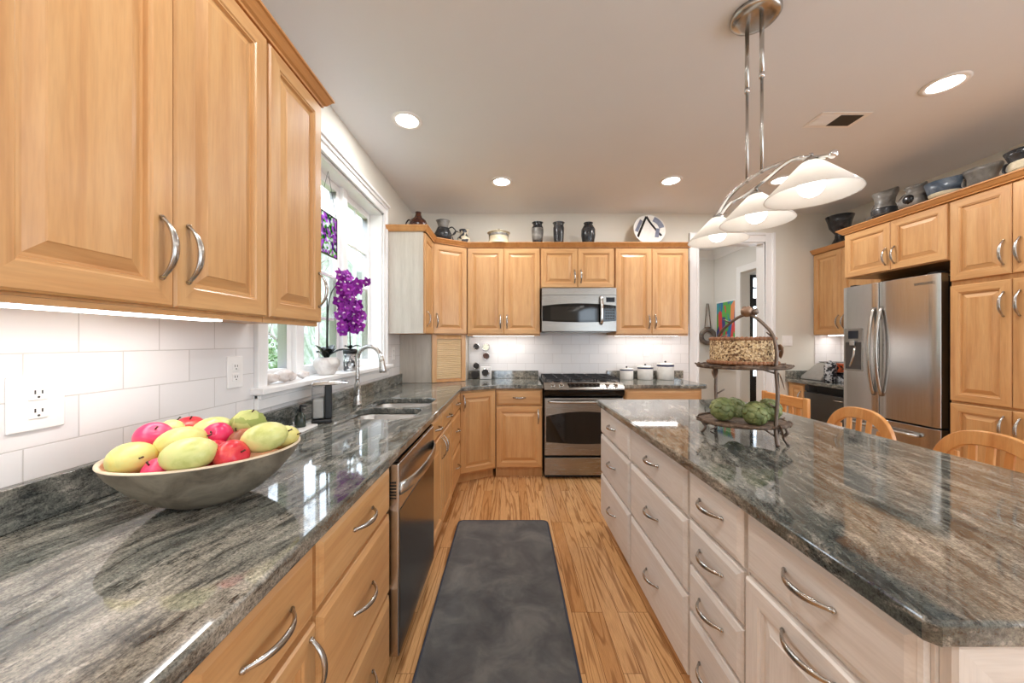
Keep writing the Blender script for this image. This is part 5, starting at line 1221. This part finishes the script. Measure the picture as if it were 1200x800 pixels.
can(2.35, 4.95, 'added unseen recessed light brightening the hall', CAN_W); can(4.7, 5.6, 'added unseen recessed light brightening the foyer', CAN_W * 1.3)  # both lamps are added out of sight to light these spaces

# ------------------------------------------------------------------ outside the window
t = NT('lawn'); v = t.coords(rnd=False); t.set(Base__Color=t.ramp(t.noise(v, 6, 6), [(.3, srgb(86, 104, 58)), (.7, srgb(142, 150, 96))]), Roughness=.9); MATS['lawn'] = t.m
struct(MB().box(-24, -1.31, -14, 24, -.45, -.25).build('ground', 'lawn'))
t = NT('woods'); v = t.coords((1, 1, .35), rnd=False); a = t.noise(v, 2.2, 8, .75, .6)
t.set(Base__Color=t.ramp(a, [(.34, srgb(70, 84, 62)), (.48, srgb(112, 122, 102)), (.6, srgb(150, 150, 146)), (.72, srgb(96, 88, 80))]), Roughness=.95); MATS['woods'] = t.m
b = MB(); NX, NY = 14, 60; rr = random.Random(5); vs = []
for iy in range(NY + 1):
    for ix in range(NX + 1):
        q = ix / NX; y = -12 + 50 * iy / NY; vs.append((-7.5 - 5 * q + rr.uniform(-.5, .5) * q, y + rr.uniform(-.3, .3), -.3 + 7.5 * q ** .8 + (rr.uniform(-.7, .7) if 0 < ix else 0)))
b.add(vs, [(iy * (NX + 1) + ix, iy * (NX + 1) + ix + 1, (iy + 1) * (NX + 1) + ix + 1, (iy + 1) * (NX + 1) + ix) for iy in range(NY) for ix in range(NX)], 0, True)
struct(b.build('hill', 'woods'))
spots('shrub_leaf', [(.3, srgb(62, 94, 48)), (.5, srgb(92, 122, 70)), (.75, srgb(132, 156, 102))], 3, .6, 0, 'noise'); spots('bark', [(.3, srgb(96, 88, 80)), (.7, srgb(158, 148, 138))], 6, .9, .3, 'noise')
def shrub(loc, r, h, n, seed, label, cat='shrub'):
    rr = random.Random(seed); b = MB()
    for _ in range(n):
        a = rr.uniform(0, 2 * PI); q = rr.random() ** .4; el = rr.uniform(-.2, 1); c0 = Vector((r * q * math.cos(a) * math.cos(el), r * q * math.sin(a) * math.cos(el), h * (.5 + .5 * q * math.sin(el * 1.3))))
        u = Vector((rr.uniform(-1, 1), rr.uniform(-1, 1), rr.uniform(-1, 1))).normalized() * rr.uniform(.025, .05); w2 = u.orthogonal().normalized() * u.length * .5
        b.add([c0 - u, c0 + w2, c0 + u, c0 - w2], [(0, 1, 2, 3)])
    o = empty('shrub', label, cat, loc, 0); b.build('foliage', 'shrub_leaf', o)
    b = MB()
    for k in range(5):
        a = k * 1.26; b.tube([(0, 0, -.02), (.2 * r * math.cos(a), .2 * r * math.sin(a), .35 * h), (.5 * r * math.cos(a), .5 * r * math.sin(a), .7 * h)], [.02, .014, .006], 6)
    b.build('stem', 'bark', o)
shrub((-3.6, 3.3, -.25), .9, 1.75, 2600, 4, 'leafy green shrub outside below the first window pane'); shrub((-5.2, 6.5, -.25), 1.2, 1.7, 2400, 9, 'green shrub outside behind the white orchid pot'); shrub((-3.4, 5.0, -.25), .7, 1.3, 1600, 12, 'low green shrub outside near the middle window')
def tree(loc, h, seed, label):
    rr = random.Random(seed); o = empty('bare_tree', label, 'tree', loc, 0); b = MB()
    b.tube([(0, 0, -.05), (.1, .05, h * .4), (.05, .15, h)], [.14, .10, .03], 9).build('trunk', 'bark', o)
    b = MB()
    for k in range(46):
        z = h * rr.uniform(.18, .95); a = rr.uniform(0, 2 * PI); L = rr.uniform(.8, 2.4) * (1.15 - z / h); p = Vector((.06, .08, z)); d = Vector((math.cos(a), math.sin(a), rr.uniform(.3, 1)))
        p1 = p + d * L * .5 + Vector((rr.uniform(-.1, .1), rr.uniform(-.1, .1), 0)); p2 = p + d * L; b.tube([p, p1, p2], [.028, .016, .005], 5)
        for _ in range(3): b.tube([p1, p1 + Vector((rr.uniform(-.5, .5), rr.uniform(-.5, .5), rr.uniform(.1, .6)))], [.010, .003], 4)
    b.build('branches', 'bark', o)
tree((-6.0, 9.5, -.25), 7, 2, 'bare tree outside beyond the middle window'); tree((-7.5, 6.0, -.25), 8, 5, 'bare tree outside behind the first window pane'); tree((-5.5, 14, -.25), 8, 8, 'distant bare tree outside the far window')
